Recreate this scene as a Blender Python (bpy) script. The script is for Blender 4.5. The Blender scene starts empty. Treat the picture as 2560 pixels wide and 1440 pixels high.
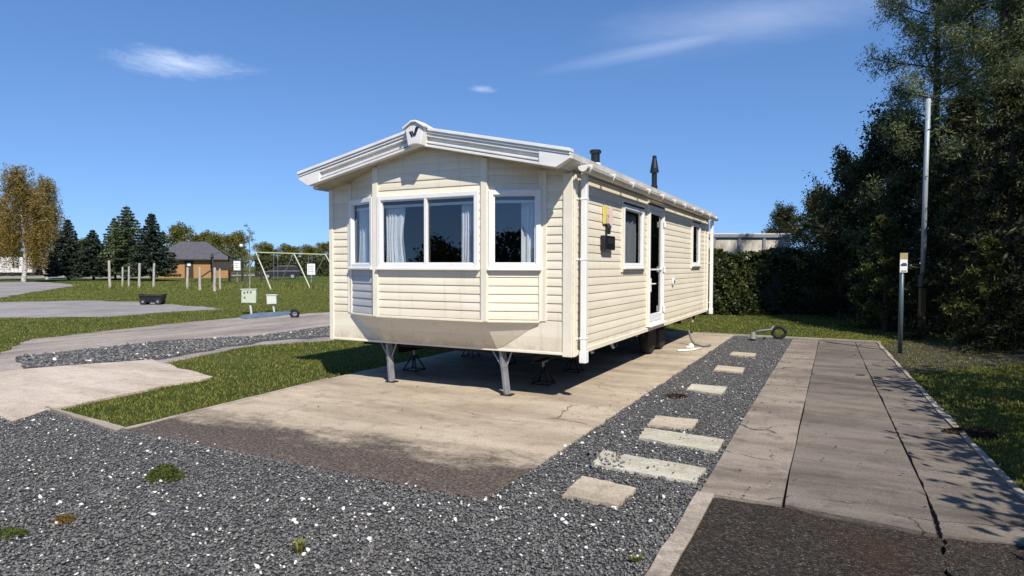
import bpy, bmesh, math, random
import numpy as np
from mathutils import Vector, Matrix
random.seed(7)
RNG = np.random.default_rng(11)
SC = bpy.context.scene
COL = SC.collection
R_ = math.radians

# ------------------------------------------------------------------ camera (surveyed from the photograph)
CAM = Vector((2.707, -6.8265, 1.58))
HEAD, PITCH, ROLL, F = 0.4726, 0.0343, 0.0022, 1590.0
CA, SA = math.cos(HEAD), math.sin(HEAD)
def at(px, d):
    """a point of the ground plan: picture column and distance"""
    cx = (px - 1280) / F * d
    return (CAM.x + cx * CA - d * SA, CAM.y + cx * SA + d * CA)
def G(px, py, z=0.0):
    X, Y = px - 1280, py - 720
    cr, sr = math.cos(-ROLL), math.sin(-ROLL)
    X, Y = cr * X - sr * Y, sr * X + cr * Y
    c, s = math.cos(PITCH), math.sin(PITCH)
    dx, dy, dz = X, F * c - Y * s, -F * s - Y * c
    t = (z - CAM.z) / dz
    cx, cy = dx * t, dy * t
    return (CAM.x + cx * CA - cy * SA, CAM.y + cx * SA + cy * CA)

cd = bpy.data.cameras.new('camera'); cam = bpy.data.objects.new('camera', cd); COL.objects.link(cam)
cd.sensor_width = 36; cd.lens = 36 * F / 2560; cd.clip_end = 3000; cd.clip_start = 0.05
cam.matrix_world = Matrix.Translation(CAM) @ Matrix.Rotation(HEAD, 4, 'Z') @ Matrix.Rotation(math.pi / 2 - PITCH, 4, 'X') @ Matrix.Rotation(ROLL, 4, 'Z')
SC.camera = cam

# ------------------------------------------------------------------ light
EL = R_(47)
SUN = Vector((0.74 * math.cos(EL), -0.673 * math.cos(EL), math.sin(EL))).normalized()
ld = bpy.data.lights.new('sun', 'SUN'); ld.energy = 4.6; ld.angle = R_(0.5); ld.color = (1, 0.93, 0.82)
lo = bpy.data.objects.new('sun', ld); COL.objects.link(lo); lo.rotation_euler = SUN.to_track_quat('Z', 'Y').to_euler(); lo.location = (20, -20, 30)

W = bpy.data.worlds.new('World'); SC.world = W; W.use_nodes = True
def N(nt, typ, **kw):
    n = nt.nodes.new(typ)
    for k, v in kw.items():
        if k in ('inputs',): continue
        setattr(n, k, v)
    return n
def L(nt, a, b): nt.links.new(a, b)
def math_node(nt, op, a, b=None, c=None, clamp=False):
    n = nt.nodes.new('ShaderNodeMath'); n.operation = op; n.use_clamp = clamp
    for i, v in enumerate((a, b, c)):
        if v is None: continue
        if isinstance(v, (int, float)): n.inputs[i].default_value = v
        else: nt.links.new(v, n.inputs[i])
    return n.outputs[0]
def view_dir(px, py):
    x, y = px - 1280, py - 720
    v = Vector((x, -y, -F)).normalized()
    return (cam.matrix_world.to_3x3() @ v).normalized()
def build_world():
    nt = W.node_tree; nt.nodes.clear()
    out = N(nt, 'ShaderNodeOutputWorld'); bg = N(nt, 'ShaderNodeBackground')
    sky = N(nt, 'ShaderNodeTexSky'); sky.sky_type = 'NISHITA'; sky.sun_disc = False
    sky.sun_elevation = EL; sky.sun_rotation = math.atan2(SUN.x, SUN.y)
    sky.altitude = 0; sky.air_density = 1.0; sky.dust_density = 0.0; sky.ozone_density = 3.0
    bg.inputs['Strength'].default_value = 0.13
    tc = N(nt, 'ShaderNodeTexCoord')
    lift = N(nt, 'ShaderNodeVectorMath', operation='MULTIPLY_ADD'); L(nt, tc.outputs['Generated'], lift.inputs[0]); lift.inputs[1].default_value = (1, 1, 0.85); lift.inputs[2].default_value = (0, 0, 0.16)
    L(nt, lift.outputs[0], sky.inputs['Vector'])
    def dot(v):
        n = N(nt, 'ShaderNodeVectorMath', operation='DOT_PRODUCT'); L(nt, tc.outputs['Generated'], n.inputs[0]); n.inputs[1].default_value = v
        return n.outputs['Value']
    def cloud(px, py, hw, hh, tilt, scale, stretch, lo_, hi_, seed, detail=8):
        c = view_dir(px, py); r = view_dir(px + 10, py - 10 * math.tan(tilt)); r = (r - c * r.dot(c)).normalized(); u = r.cross(c) * -1
        if u.z < 0: u = -u
        a = dot(r); b = dot(u); k = dot(c)
        x = math_node(nt, 'DIVIDE', a, hw / F); y = math_node(nt, 'DIVIDE', b, hh / F)
        rr = math_node(nt, 'SQRT', math_node(nt, 'ADD', math_node(nt, 'MULTIPLY', x, x), math_node(nt, 'MULTIPLY', y, y)))
        fall = math_node(nt, 'SUBTRACT', 1.0, rr, clamp=True)
        front = math_node(nt, 'GREATER_THAN', k, 0.3)
        cmb = N(nt, 'ShaderNodeCombineXYZ'); L(nt, math_node(nt, 'MULTIPLY', a, stretch), cmb.inputs[0]); L(nt, b, cmb.inputs[1]); cmb.inputs[2].default_value = seed
        no = N(nt, 'ShaderNodeTexNoise'); no.inputs['Scale'].default_value = scale; no.inputs['Detail'].default_value = detail; no.inputs['Roughness'].default_value = 0.68; no.inputs['Distortion'].default_value = 0.4
        L(nt, cmb.outputs[0], no.inputs['Vector'])
        v = math_node(nt, 'ADD', no.outputs['Fac'], math_node(nt, 'SUBTRACT', math_node(nt, 'MULTIPLY', fall, 0.9), 0.55))
        mr = N(nt, 'ShaderNodeMapRange'); L(nt, v, mr.inputs[0]); mr.inputs[1].default_value = lo_; mr.inputs[2].default_value = hi_
        mr.inputs[3].default_value = 0; mr.inputs[4].default_value = 1; mr.interpolation_type = 'SMOOTHSTEP'
        return math_node(nt, 'MULTIPLY', mr.outputs[0], front)
    m1 = math_node(nt, 'MULTIPLY', cloud(450, 160, 270, 60, R_(-7), 42, 0.35, 0.34, 1.05, 3.1, 12), 0.42)
    m2 = math_node(nt, 'MULTIPLY', cloud(1700, 108, 400, 32, R_(12), 16, 0.10, 0.05, 1.05, 7.3), 0.17)
    m3 = math_node(nt, 'MULTIPLY', cloud(1900, 40, 560, 110, R_(8), 9, 0.18, 0.15, 1.1, 1.7), 0.19)
    m4 = math_node(nt, 'MULTIPLY', cloud(1205, 223, 60, 16, R_(-3), 40, 0.4, 0.25, 0.8, 5.0), 0.2)
    tot = m1
    for m in (m2, m3, m4): tot = math_node(nt, 'MAXIMUM', tot, m)
    hsv = N(nt, 'ShaderNodeHueSaturation'); hsv.inputs['Hue'].default_value = 0.506; hsv.inputs['Saturation'].default_value = 1.17; hsv.inputs['Value'].default_value = 1.0
    L(nt, sky.outputs[0], hsv.inputs['Color'])
    mix = N(nt, 'ShaderNodeMix', data_type='RGBA'); L(nt, tot, mix.inputs['Factor']); L(nt, hsv.outputs[0], mix.inputs[6]); mix.inputs[7].default_value = (8.2, 8.6, 9.6, 1)
    L(nt, mix.outputs[2], bg.inputs['Color']); L(nt, bg.outputs[0], out.inputs['Surface'])
build_world()
SC.view_settings.view_transform = 'Standard'; SC.view_settings.look = 'None'; SC.view_settings.gamma = 1; SC.view_settings.exposure = 0.42

# ------------------------------------------------------------------ materials
def mat(name, col, rough=0.6, metal=0.0, vary=0.0, scale=6.0, bump=0.0, bscale=40.0, col2=None, stretch=(1, 1, 1), spec=0.5, detail=5):
    m = bpy.data.materials.new(name); m.use_nodes = True; nt = m.node_tree; b = nt.nodes['Principled BSDF']
    b.inputs['Roughness'].default_value = rough; b.inputs['Metallic'].default_value = metal
    b.inputs['Specular IOR Level'].default_value = spec
    tc = N(nt, 'ShaderNodeTexCoord'); mp = N(nt, 'ShaderNodeMapping'); mp.inputs['Scale'].default_value = stretch; L(nt, tc.outputs['Object'], mp.inputs[0])
    if vary > 0 or col2:
        no = N(nt, 'ShaderNodeTexNoise'); no.inputs['Scale'].default_value = scale; no.inputs['Detail'].default_value = detail; no.inputs['Roughness'].default_value = 0.62
        L(nt, mp.outputs[0], no.inputs['Vector'])
        rp = N(nt, 'ShaderNodeValToRGB'); e = rp.color_ramp.elements
        c2 = col2 or tuple(c * (1 - vary) for c in col)
        e[0].position = 0.34; e[0].color = (*c2, 1); e[1].position = 0.64; e[1].color = (*col, 1)
        L(nt, no.outputs['Fac'], rp.inputs[0]); L(nt, rp.outputs[0], b.inputs['Base Color'])
    else: b.inputs['Base Color'].default_value = (*col, 1)
    if bump > 0:
        n2 = N(nt, 'ShaderNodeTexNoise'); n2.inputs['Scale'].default_value = bscale; n2.inputs['Detail'].default_value = 6; L(nt, mp.outputs[0], n2.inputs['Vector'])
        bp = N(nt, 'ShaderNodeBump'); bp.inputs['Strength'].default_value = bump; bp.inputs['Distance'].default_value = 0.02
        L(nt, n2.outputs['Fac'], bp.inputs['Height']); L(nt, bp.outputs[0], b.inputs['Normal'])
    return m

def leaf_mat(name, cols, trans=0.3, rough=0.55):
    """foliage: each leaf its own tone"""
    m = bpy.data.materials.new(name); m.use_nodes = True; nt = m.node_tree; nt.nodes.clear()
    out = N(nt, 'ShaderNodeOutputMaterial'); g = N(nt, 'ShaderNodeNewGeometry'); rp = N(nt, 'ShaderNodeValToRGB')
    e = rp.color_ramp.elements
    while len(e) < len(cols): e.new(0.5)
    for i, c in enumerate(cols): e[i].position = i / max(1, len(cols) - 1); e[i].color = (*c, 1)
    L(nt, g.outputs['Random Per Island'], rp.inputs[0])
    d = N(nt, 'ShaderNodeBsdfPrincipled'); d.inputs['Roughness'].default_value = rough; d.inputs['Specular IOR Level'].default_value = 0.35
    t = N(nt, 'ShaderNodeBsdfTranslucent'); mx = N(nt, 'ShaderNodeMixShader'); mx.inputs[0].default_value = trans
    L(nt, rp.outputs[0], d.inputs['Base Color']); L(nt, rp.outputs[0], t.inputs['Color'])
    L(nt, d.outputs[0], mx.inputs[1]); L(nt, t.outputs[0], mx.inputs[2]); L(nt, mx.outputs[0], out.inputs['Surface'])
    return m

def ramp(nt, fac, stops, interp='LINEAR'):
    rp = N(nt, 'ShaderNodeValToRGB'); rp.color_ramp.interpolation = interp; e = rp.color_ramp.elements
    while len(e) < len(stops): e.new(0.5)
    for i, (p, c) in enumerate(stops): e[i].position = p; e[i].color = (*c, 1) if len(c) == 3 else c
    if fac is not None: L(nt, fac, rp.inputs[0])
    return rp.outputs[0]
def noise(nt, vec, scale, detail=5, rough=0.6):
    n = N(nt, 'ShaderNodeTexNoise'); n.inputs['Scale'].default_value = scale; n.inputs['Detail'].default_value = detail; n.inputs['Roughness'].default_value = rough
    if vec is not None: L(nt, vec, n.inputs['Vector'])
    return n.outputs['Fac']
def mixc(nt, f, a, b, mode='MIX'):
    m = N(nt, 'ShaderNodeMix', data_type='RGBA', blend_type=mode)
    for sock, v in ((m.inputs['Factor'], f), (m.inputs[6], a), (m.inputs[7], b)):
        if isinstance(v, (int, float)): sock.default_value = v
        elif isinstance(v, tuple): sock.default_value = (*v, 1)
        else: L(nt, v, sock)
    return m.outputs[2]
def mrange(nt, v, a, b, c=0.0, d=1.0):
    n = N(nt, 'ShaderNodeMapRange'); L(nt, v, n.inputs[0]); n.inputs[1].default_value = a; n.inputs[2].default_value = b; n.inputs[3].default_value = c; n.inputs[4].default_value = d
    n.interpolation_type = 'SMOOTHSTEP'; return n.outputs[0]
def base(name):
    m = bpy.data.materials.new(name); m.use_nodes = True; nt = m.node_tree; b = nt.nodes['Principled BSDF']
    tc = N(nt, 'ShaderNodeTexCoord')
    return m, nt, b, tc.outputs['Object']
def scaled(nt, v, s):
    mp = N(nt, 'ShaderNodeMapping'); mp.inputs['Scale'].default_value = s; L(nt, v, mp.inputs[0]); return mp.outputs[0]
def add_bump(nt, b, h, strength, dist):
    bp = N(nt, 'ShaderNodeBump'); bp.inputs['Strength'].default_value = strength; bp.inputs['Distance'].default_value = dist
    L(nt, h, bp.inputs['Height']); L(nt, bp.outputs[0], b.inputs['Normal'])

M = {}
def concrete(name, c_hi, c_lo, stain, stain_amt, moss=None, streak=(0.35, 1.6, 1), cracks=False):
    m, nt, b, v = base(name)
    big = noise(nt, scaled(nt, v, streak), 1.1, 6, 0.62); fine = noise(nt, v, 60, 3, 0.7); mid = noise(nt, v, 5, 6, 0.68)
    c = ramp(nt, big, [(0.36, c_lo), (0.60, c_hi)]); c = mixc(nt, mrange(nt, noise(nt, scaled(nt, v, tuple(q * 1.7 + 0.3 for q in streak)), 1.9, 7, 0.7), 0.54, 0.66, 0, 0.45), c, tuple(min(0.85, q * 1.22) for q in c_hi))
    c = mixc(nt, mrange(nt, mid, 0.50, 0.72, 0, stain_amt), c, stain)
    g = ramp(nt, fine, [(0.35, (0.72, 0.72, 0.72)), (0.65, (1.12, 1.12, 1.12))])
    c = mixc(nt, 1.0, c, g, 'MULTIPLY')
    hspot = N(nt, 'ShaderNodeTexVoronoi'); hspot.inputs['Scale'].default_value = 9; L(nt, v, hspot.inputs['Vector'])
    c = mixc(nt, mrange(nt, hspot.outputs['Distance'], 0.10, 0.05, 0, 0.45), c, tuple(x * 0.35 for x in stain))
    h = fine
    if cracks:
        wv = N(nt, 'ShaderNodeTexNoise'); wv.inputs['Scale'].default_value = 2.2; wv.inputs['Detail'].default_value = 6; L(nt, v, wv.inputs['Vector'])
        ad = N(nt, 'ShaderNodeVectorMath', operation='MULTIPLY_ADD'); L(nt, wv.outputs['Color'], ad.inputs[0]); ad.inputs[1].default_value = (0.45, 0.45, 0.0); L(nt, v, ad.inputs[2])
        ve = N(nt, 'ShaderNodeTexVoronoi', feature='DISTANCE_TO_EDGE'); ve.inputs['Scale'].default_value = 0.62; L(nt, ad.outputs[0], ve.inputs['Vector'])
        ck = math_node(nt, 'MULTIPLY', mrange(nt, ve.outputs['Distance'], 0.007, 0.003), mrange(nt, noise(nt, v, 0.8, 3), 0.50, 0.56))
        c = mixc(nt, math_node(nt, 'MULTIPLY', ck, 0.75), c, tuple(x * 0.35 for x in stain))
        h = math_node(nt, 'SUBTRACT', fine, math_node(nt, 'MULTIPLY', ck, 1.5))
    if moss:
        sep = N(nt, 'ShaderNodeSeparateXYZ'); L(nt, v, sep.inputs[0])
        y0, wid, colr = moss
        edge = math_node(nt, 'ADD', sep.outputs[1], math_node(nt, 'MULTIPLY', math_node(nt, 'SUBTRACT', noise(nt, scaled(nt, v, (0.6, 1, 1)), 1.3, 7, 0.7), 0.5), 1.9)); edge = math_node(nt, 'ADD', edge, math_node(nt, 'MULTIPLY', math_node(nt, 'SUBTRACT', noise(nt, v, 11, 5, 0.75), 0.5), 0.9))
        mk = mrange(nt, edge, y0 + wid, y0 - wid)
        grit = ramp(nt, noise(nt, v, 38, 6, 0.8), [(0.40, tuple(x * 0.35 for x in colr)), (0.5, colr), (0.62, tuple(min(1, x * 2.4) for x in colr))])
        c = mixc(nt, math_node(nt, 'MULTIPLY', mk, mrange(nt, noise(nt, v, 7, 6, 0.75), 0.25, 0.5, 0.72, 1.0)), c, grit)
        h = math_node(nt, 'ADD', h, math_node(nt, 'MULTIPLY', mk, noise(nt, v, 40, 6, 0.8)))
    L(nt, c, b.inputs['Base Color']); b.inputs['Roughness'].default_value = 0.9; b.inputs['Specular IOR Level'].default_value = 0.25
    add_bump(nt, b, h, 0.5, 0.006)
    return m
M['pad'] = concrete('pad_concrete', (0.50, 0.418, 0.31), (0.32, 0.258, 0.185), (0.19, 0.14, 0.092), 0.6, moss=(-2.32, 0.30, (0.080, 0.062, 0.050)), cracks=True)
M['pad_side'] = concrete('neighbour_concrete', (0.38, 0.325, 0.275), (0.215, 0.182, 0.155), (0.15, 0.12, 0.10), 0.6, streak=(1.2, 0.3, 1))
M['slab_pale'] = concrete('pale_concrete', (0.58, 0.49, 0.39), (0.42, 0.34, 0.265), (0.26, 0.20, 0.15), 0.5)
M['path'] = concrete('path_concrete', (0.31, 0.262, 0.21), (0.165, 0.136, 0.11), (0.10, 0.080, 0.062), 0.65, streak=(0.55, 1.9, 1), cracks=True)
M['path_dirty_shaded'] = concrete('dirty_shaded_path_concrete', (0.210, 0.180, 0.148), (0.105, 0.087, 0.071), (0.085, 0.070, 0.056), 0.6, streak=(0.5, 2.2, 1), cracks=True)  # middle and right runs: grime plus tree shade put into a darker colour
M['kerb'] = concrete('kerb_concrete', (0.42, 0.36, 0.29), (0.26, 0.22, 0.175), (0.14, 0.11, 0.08), 0.6)
M['paver'] = concrete('paver_concrete', (0.52, 0.44, 0.33), (0.36, 0.30, 0.22), (0.22, 0.17, 0.11), 0.5)
M['paver_pale'] = concrete('pale_paver', (0.55, 0.52, 0.42), (0.40, 0.37, 0.28), (0.25, 0.21, 0.14), 0.5)
M['road'] = concrete('road_surface', (0.33, 0.30, 0.28), (0.22, 0.20, 0.19), (0.15, 0.13, 0.12), 0.4, streak=(0.3, 0.3, 1))

def gravel_mat():
    m, nt, b, v = base('gravel_bed')
    vo = N(nt, 'ShaderNodeTexVoronoi'); vo.inputs['Scale'].default_value = 48; L(nt, v, vo.inputs['Vector'])
    sp = N(nt, 'ShaderNodeSeparateColor'); L(nt, vo.outputs['Color'], sp.inputs[0])
    c = ramp(nt, sp.outputs[0], [(0, (0.025, 0.025, 0.025)), (0.5, (0.085, 0.085, 0.086)), (0.9, (0.17, 0.17, 0.17)), (0.965, (0.22, 0.22, 0.215)), (0.97, (0.6, 0.58, 0.53)), (1, (0.7, 0.68, 0.62))])
    c = mixc(nt, mrange(nt, vo.outputs['Distance'], 0.45, 0.75), c, (0.02, 0.02, 0.019))
    c = mixc(nt, mrange(nt, noise(nt, v, 0.9, 5), 0.52, 0.75, 0, 0.4), c, (0.09, 0.075, 0.055))
    L(nt, c, b.inputs['Base Color']); b.inputs['Roughness'].default_value = 0.85
    add_bump(nt, b, math_node(nt, 'SUBTRACT', 1.0, vo.outputs['Distance']), 1.0, 0.02)
    return m
M['gravel'] = gravel_mat()
def stone_mat():
    m, nt, b, v = base('gravel_stone')
    g = N(nt, 'ShaderNodeNewGeometry')
    c = ramp(nt, g.outputs['Random Per Island'], [(0, (0.092, 0.090, 0.087)), (0.45, (0.132, 0.129, 0.125)), (0.85, (0.182, 0.178, 0.171)), (0.955, (0.225, 0.217, 0.205)), (0.974, (0.20, 0.165, 0.125)), (0.981, (0.52, 0.50, 0.46)), (1, (0.78, 0.76, 0.71))])
    c = mixc(nt, 1.0, c, ramp(nt, noise(nt, v, 220, 2), [(0.3, (0.7, 0.7, 0.7)), (0.7, (1.2, 1.2, 1.2))]), 'MULTIPLY')
    L(nt, c, b.inputs['Base Color']); b.inputs['Roughness'].default_value = 0.75; b.inputs['Specular IOR Level'].default_value = 0.35
    return m
M['stone'] = stone_mat(); M['chip'] = mat('white_chip', (0.80, 0.78, 0.73), 0.7, vary=0.25, scale=60)
def tarmac_mat():
    m, nt, b, v = base('mossy_tarmac')
    vo = N(nt, 'ShaderNodeTexVoronoi'); vo.inputs['Scale'].default_value = 95; L(nt, v, vo.inputs['Vector'])
    sp = N(nt, 'ShaderNodeSeparateColor'); L(nt, vo.outputs['Color'], sp.inputs[0])
    c = ramp(nt, sp.outputs[0], [(0, (0.012, 0.010, 0.009)), (0.6, (0.042, 0.034, 0.028)), (0.93, (0.085, 0.07, 0.055)), (1, (0.17, 0.14, 0.11))])
    big = noise(nt, v, 1.3, 6, 0.65)
    c = mixc(nt, mrange(nt, big, 0.5, 0.72, 0, 0.55), c, (0.055, 0.028, 0.016))
    c = mixc(nt, mrange(nt, noise(nt, v, 2.6, 6, 0.7), 0.55, 0.75, 0, 0.5), c, (0.05, 0.045, 0.016))
    L(nt, c, b.inputs['Base Color']); b.inputs['Roughness'].default_value = 0.95; b.inputs['Specular IOR Level'].default_value = 0.2
    add_bump(nt, b, math_node(nt, 'ADD', math_node(nt, 'SUBTRACT', 1.0, vo.outputs['Distance']), noise(nt, v, 30, 5, 0.8)), 0.9, 0.012)
    return m
M['tarmac'] = tarmac_mat()
def ground_mat():
    m, nt, b, v = base('lawn_ground')
    c = ramp(nt, noise(nt, v, 0.35, 7, 0.65), [(0.32, (0.044, 0.068, 0.013)), (0.52, (0.072, 0.096, 0.018)), (0.68, (0.120, 0.122, 0.034))])
    c = mixc(nt, 1.0, c, ramp(nt, noise(nt, v, 14, 6, 0.8), [(0.3, (0.6, 0.62, 0.6)), (0.7, (1.4, 1.35, 1.3))]), 'MULTIPLY')
    c = mixc(nt, mrange(nt, noise(nt, scaled(nt, v, (1, 1, 1)), 1.8, 8, 0.75), 0.58, 0.76, 0, 0.55), c, (0.13, 0.115, 0.05))
    L(nt, c, b.inputs['Base Color']); b.inputs['Roughness'].default_value = 0.95; b.inputs['Specular IOR Level'].default_value = 0.1
    add_bump(nt, b, noise(nt, v, 28, 6, 0.8), 1.0, 0.05)
    return m
M['lawn'] = ground_mat()
M['soil'] = mat('dark_soil', (0.045, 0.034, 0.022), 0.95, vary=0.5, scale=9, bump=0.8, bscale=30)

ZB_ = 0.55
def clad_mat(name, hi, lo):
    m, nt, b, v = base(name)
    c = ramp(nt, noise(nt, scaled(nt, v, (0.6, 0.6, 2.5)), 1.6, 6, 0.6), [(0.3, lo), (0.65, hi)])
    sep = N(nt, 'ShaderNodeSeparateXYZ'); L(nt, v, sep.inputs[0])
    runs = noise(nt, scaled(nt, v, (9, 9, 0.5)), 1.5, 6, 0.7)
    bd = N(nt, 'ShaderNodeTexWhiteNoise', noise_dimensions='1D'); L(nt, math_node(nt, 'FLOOR', math_node(nt, 'DIVIDE', math_node(nt, 'SUBTRACT', sep.outputs[2], ZB_ - 0.0005), 0.1)), bd.inputs['W'])
    c = mixc(nt, 1.0, c, ramp(nt, bd.outputs['Value'], [(0, (0.93, 0.925, 0.91)), (1, (1.03, 1.03, 1.03))]), 'MULTIPLY')
    c = mixc(nt, mrange(nt, runs, 0.52, 0.76, 0, 0.45), c, (0.43, 0.41, 0.28))
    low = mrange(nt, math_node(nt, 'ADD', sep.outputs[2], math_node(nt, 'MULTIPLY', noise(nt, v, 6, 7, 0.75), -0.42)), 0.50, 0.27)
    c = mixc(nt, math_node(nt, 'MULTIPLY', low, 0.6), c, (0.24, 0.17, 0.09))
    spk = noise(nt, v, 55, 4, 0.8)
    c = mixc(nt, mrange(nt, spk, 0.66, 0.78, 0, 0.4), c, (0.35, 0.28, 0.17))
    L(nt, c, b.inputs['Base Color']); b.inputs['Roughness'].default_value = 0.5; b.inputs['Specular IOR Level'].default_value = 0.35
    return m
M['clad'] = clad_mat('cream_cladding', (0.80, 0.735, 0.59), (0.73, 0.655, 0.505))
M['clad_grey'] = mat('cladding_toned_grey', (0.50, 0.49, 0.485), 0.5, vary=0.12, scale=3)  # greyer, darker colour for the panel under the left bay window
M['trim'] = mat('cream_trim', (0.80, 0.738, 0.595), 0.45, vary=0.10, scale=4)
M['apron'] = clad_mat('cream_apron', (0.785, 0.725, 0.585), (0.71, 0.64, 0.49))
M['white'] = mat('white_plastic', (0.80, 0.79, 0.76), 0.38, vary=0.06, scale=5)
M['fascia'] = mat('white_fascia', (0.80, 0.78, 0.735), 0.42, vary=0.14, scale=3.5, stretch=(1, 1, 2))
M['gutter'] = mat('gutter_plastic', (0.60, 0.56, 0.48), 0.5, vary=0.2, scale=6)
M['roof'] = mat('roof_sheet', (0.62, 0.60, 0.55), 0.6, vary=0.25, scale=3)
M['soffit'] = mat('soffit', (0.50, 0.45, 0.35), 0.7, vary=0.3, scale=6)
M['black'] = mat('black_plastic', (0.012, 0.012, 0.013), 0.4, vary=0.3, scale=10)
M['rubber'] = mat('rubber', (0.014, 0.014, 0.014), 0.8, vary=0.3, scale=12)
M['galv'] = mat('galvanised_steel', (0.37, 0.38, 0.40), 0.5, metal=0.55, vary=0.35, scale=14, bump=0.15, bscale=60)
M['steel_dark'] = mat('dark_steel', (0.020, 0.018, 0.017), 0.65, metal=0.3, vary=0.4, scale=12)
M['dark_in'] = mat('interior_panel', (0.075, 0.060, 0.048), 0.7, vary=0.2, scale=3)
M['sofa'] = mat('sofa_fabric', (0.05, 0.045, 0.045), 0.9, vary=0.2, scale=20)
M['ceiling'] = mat('interior_ceiling', (0.22, 0.21, 0.20), 0.8, vary=0.1)
M['curtain'] = mat('net_curtain', (0.82, 0.82, 0.82), 0.9, vary=0.08, scale=8)
M['curtain_grey'] = mat('grey_curtain', (0.30, 0.30, 0.31), 0.9, vary=0.1, scale=8)
M['yellow'] = mat('yellow_label', (0.78, 0.66, 0.16), 0.6, vary=0.12, scale=30)
M['pink'] = mat('pale_pink_label', (0.78, 0.62, 0.58), 0.6, vary=0.12, scale=30)
M['door_glass_grey'] = mat('chrome', (0.55, 0.55, 0.56), 0.25, metal=0.9)
def glass():
    m = bpy.data.materials.new('window_glass'); m.use_nodes = True; nt = m.node_tree; nt.nodes.clear()
    out = N(nt, 'ShaderNodeOutputMaterial'); t = N(nt, 'ShaderNodeBsdfTransparent'); t.inputs[0].default_value = (0.72, 0.76, 0.78, 1)
    g = N(nt, 'ShaderNodeBsdfGlossy'); g.inputs['Roughness'].default_value = 0.01; g.inputs[0].default_value = (0.95, 0.97, 1, 1)
    f = N(nt, 'ShaderNodeFresnel'); ge = N(nt, 'ShaderNodeNewGeometry'); L(nt, math_node(nt, 'SUBTRACT', 1.85, math_node(nt, 'MULTIPLY', ge.outputs['Backfacing'], 1.85 - 1 / 1.85)), f.inputs[0]); mx = N(nt, 'ShaderNodeMixShader')
    L(nt, f.outputs[0], mx.inputs[0]); L(nt, t.outputs[0], mx.inputs[1]); L(nt, g.outputs[0], mx.inputs[2]); L(nt, mx.outputs[0], out.inputs[0])
    return m
M['glass'] = glass()
M['bark'] = mat('bark', (0.075, 0.058, 0.042), 0.95, vary=0.5, scale=9, bump=0.6, bscale=25, stretch=(1, 1, 0.25))
M['bark_pale'] = mat('pale_bark', (0.34, 0.30, 0.25), 0.9, vary=0.6, scale=7, stretch=(1, 1, 2.5))
M['birch_bark'] = mat('birch_bark', (0.52, 0.49, 0.45), 0.85, vary=0.65, scale=5, stretch=(1, 1, 3))
M['post_wood'] = mat('weathered_wood', (0.50, 0.45, 0.39), 0.9, vary=0.4, scale=10, bump=0.4, bscale=30, stretch=(3, 3, 0.5))
M['timber_dark'] = mat('dark_timber', (0.045, 0.036, 0.028), 0.85, vary=0.4, scale=8)
M['brick'] = mat('brick_wall', (0.40, 0.215, 0.085), 0.9, col2=(0.31, 0.155, 0.06), scale=9)
M['slate'] = mat('slate_roof', (0.085, 0.082, 0.095), 0.7, vary=0.3, scale=3)
M['car_paint'] = mat('car_paint', (0.016, 0.016, 0.022), 0.45, metal=0.1, vary=0.1)
M['car_glass'] = mat('car_glass', (0.03, 0.035, 0.045), 0.08, spec=0.8)
M['alloy'] = mat('alloy', (0.5, 0.5, 0.5), 0.35, metal=0.7)
M['lime_paint'] = mat('lime_paint', (0.60, 0.60, 0.30), 0.5, vary=0.15, scale=8)
M['cream_paint'] = mat('cream_paint', (0.56, 0.54, 0.40), 0.5, vary=0.15, scale=8)
M['cabinet'] = mat('cabinet_plastic', (0.50, 0.54, 0.42), 0.5, vary=0.15, scale=8)
M['cabinet_pale'] = mat('pale_cabinet_plastic', (0.60, 0.62, 0.55), 0.5, vary=0.12, scale=8)
M['blue_grey'] = mat('blue_grey_sheet', (0.13, 0.18, 0.24), 0.5, vary=0.4, scale=5, bump=0.5, bscale=8)
M['sign_post'] = mat('sign_post_paint', (0.085, 0.125, 0.14), 0.45, metal=0.2, vary=0.15, scale=9)
M['pole_grey'] = mat('pole_paint', (0.33, 0.37, 0.385), 0.55, metal=0.2, vary=0.12, scale=5)
M['post_brown'] = mat('timber_post', (0.13, 0.085, 0.035), 0.9, vary=0.4, scale=10, stretch=(2, 2, 0.5))
M['container'] = mat('container_panel', (0.60, 0.57, 0.50), 0.6, col2=(0.27, 0.235, 0.155), scale=1.6, stretch=(1.6, 1.6, 0.7))
M['cont_frame'] = mat('container_frame', (0.22, 0.24, 0.28), 0.5, vary=0.2)
M['van_cream'] = mat('cream_sheet', (0.62, 0.58, 0.52), 0.6, vary=0.1)
M['sign_white'] = mat('sign_white', (0.72, 0.72, 0.70), 0.5, vary=0.08, scale=9)
M['sign_amber'] = mat('sign_amber', (0.40, 0.33, 0.17), 0.5, vary=0.3, scale=30)
M['sign_ink'] = mat('sign_ink', (0.03, 0.03, 0.05), 0.5, vary=0.3, scale=30)
M['hose'] = mat('grey_hose', (0.17, 0.18, 0.17), 0.6, vary=0.2)

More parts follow.
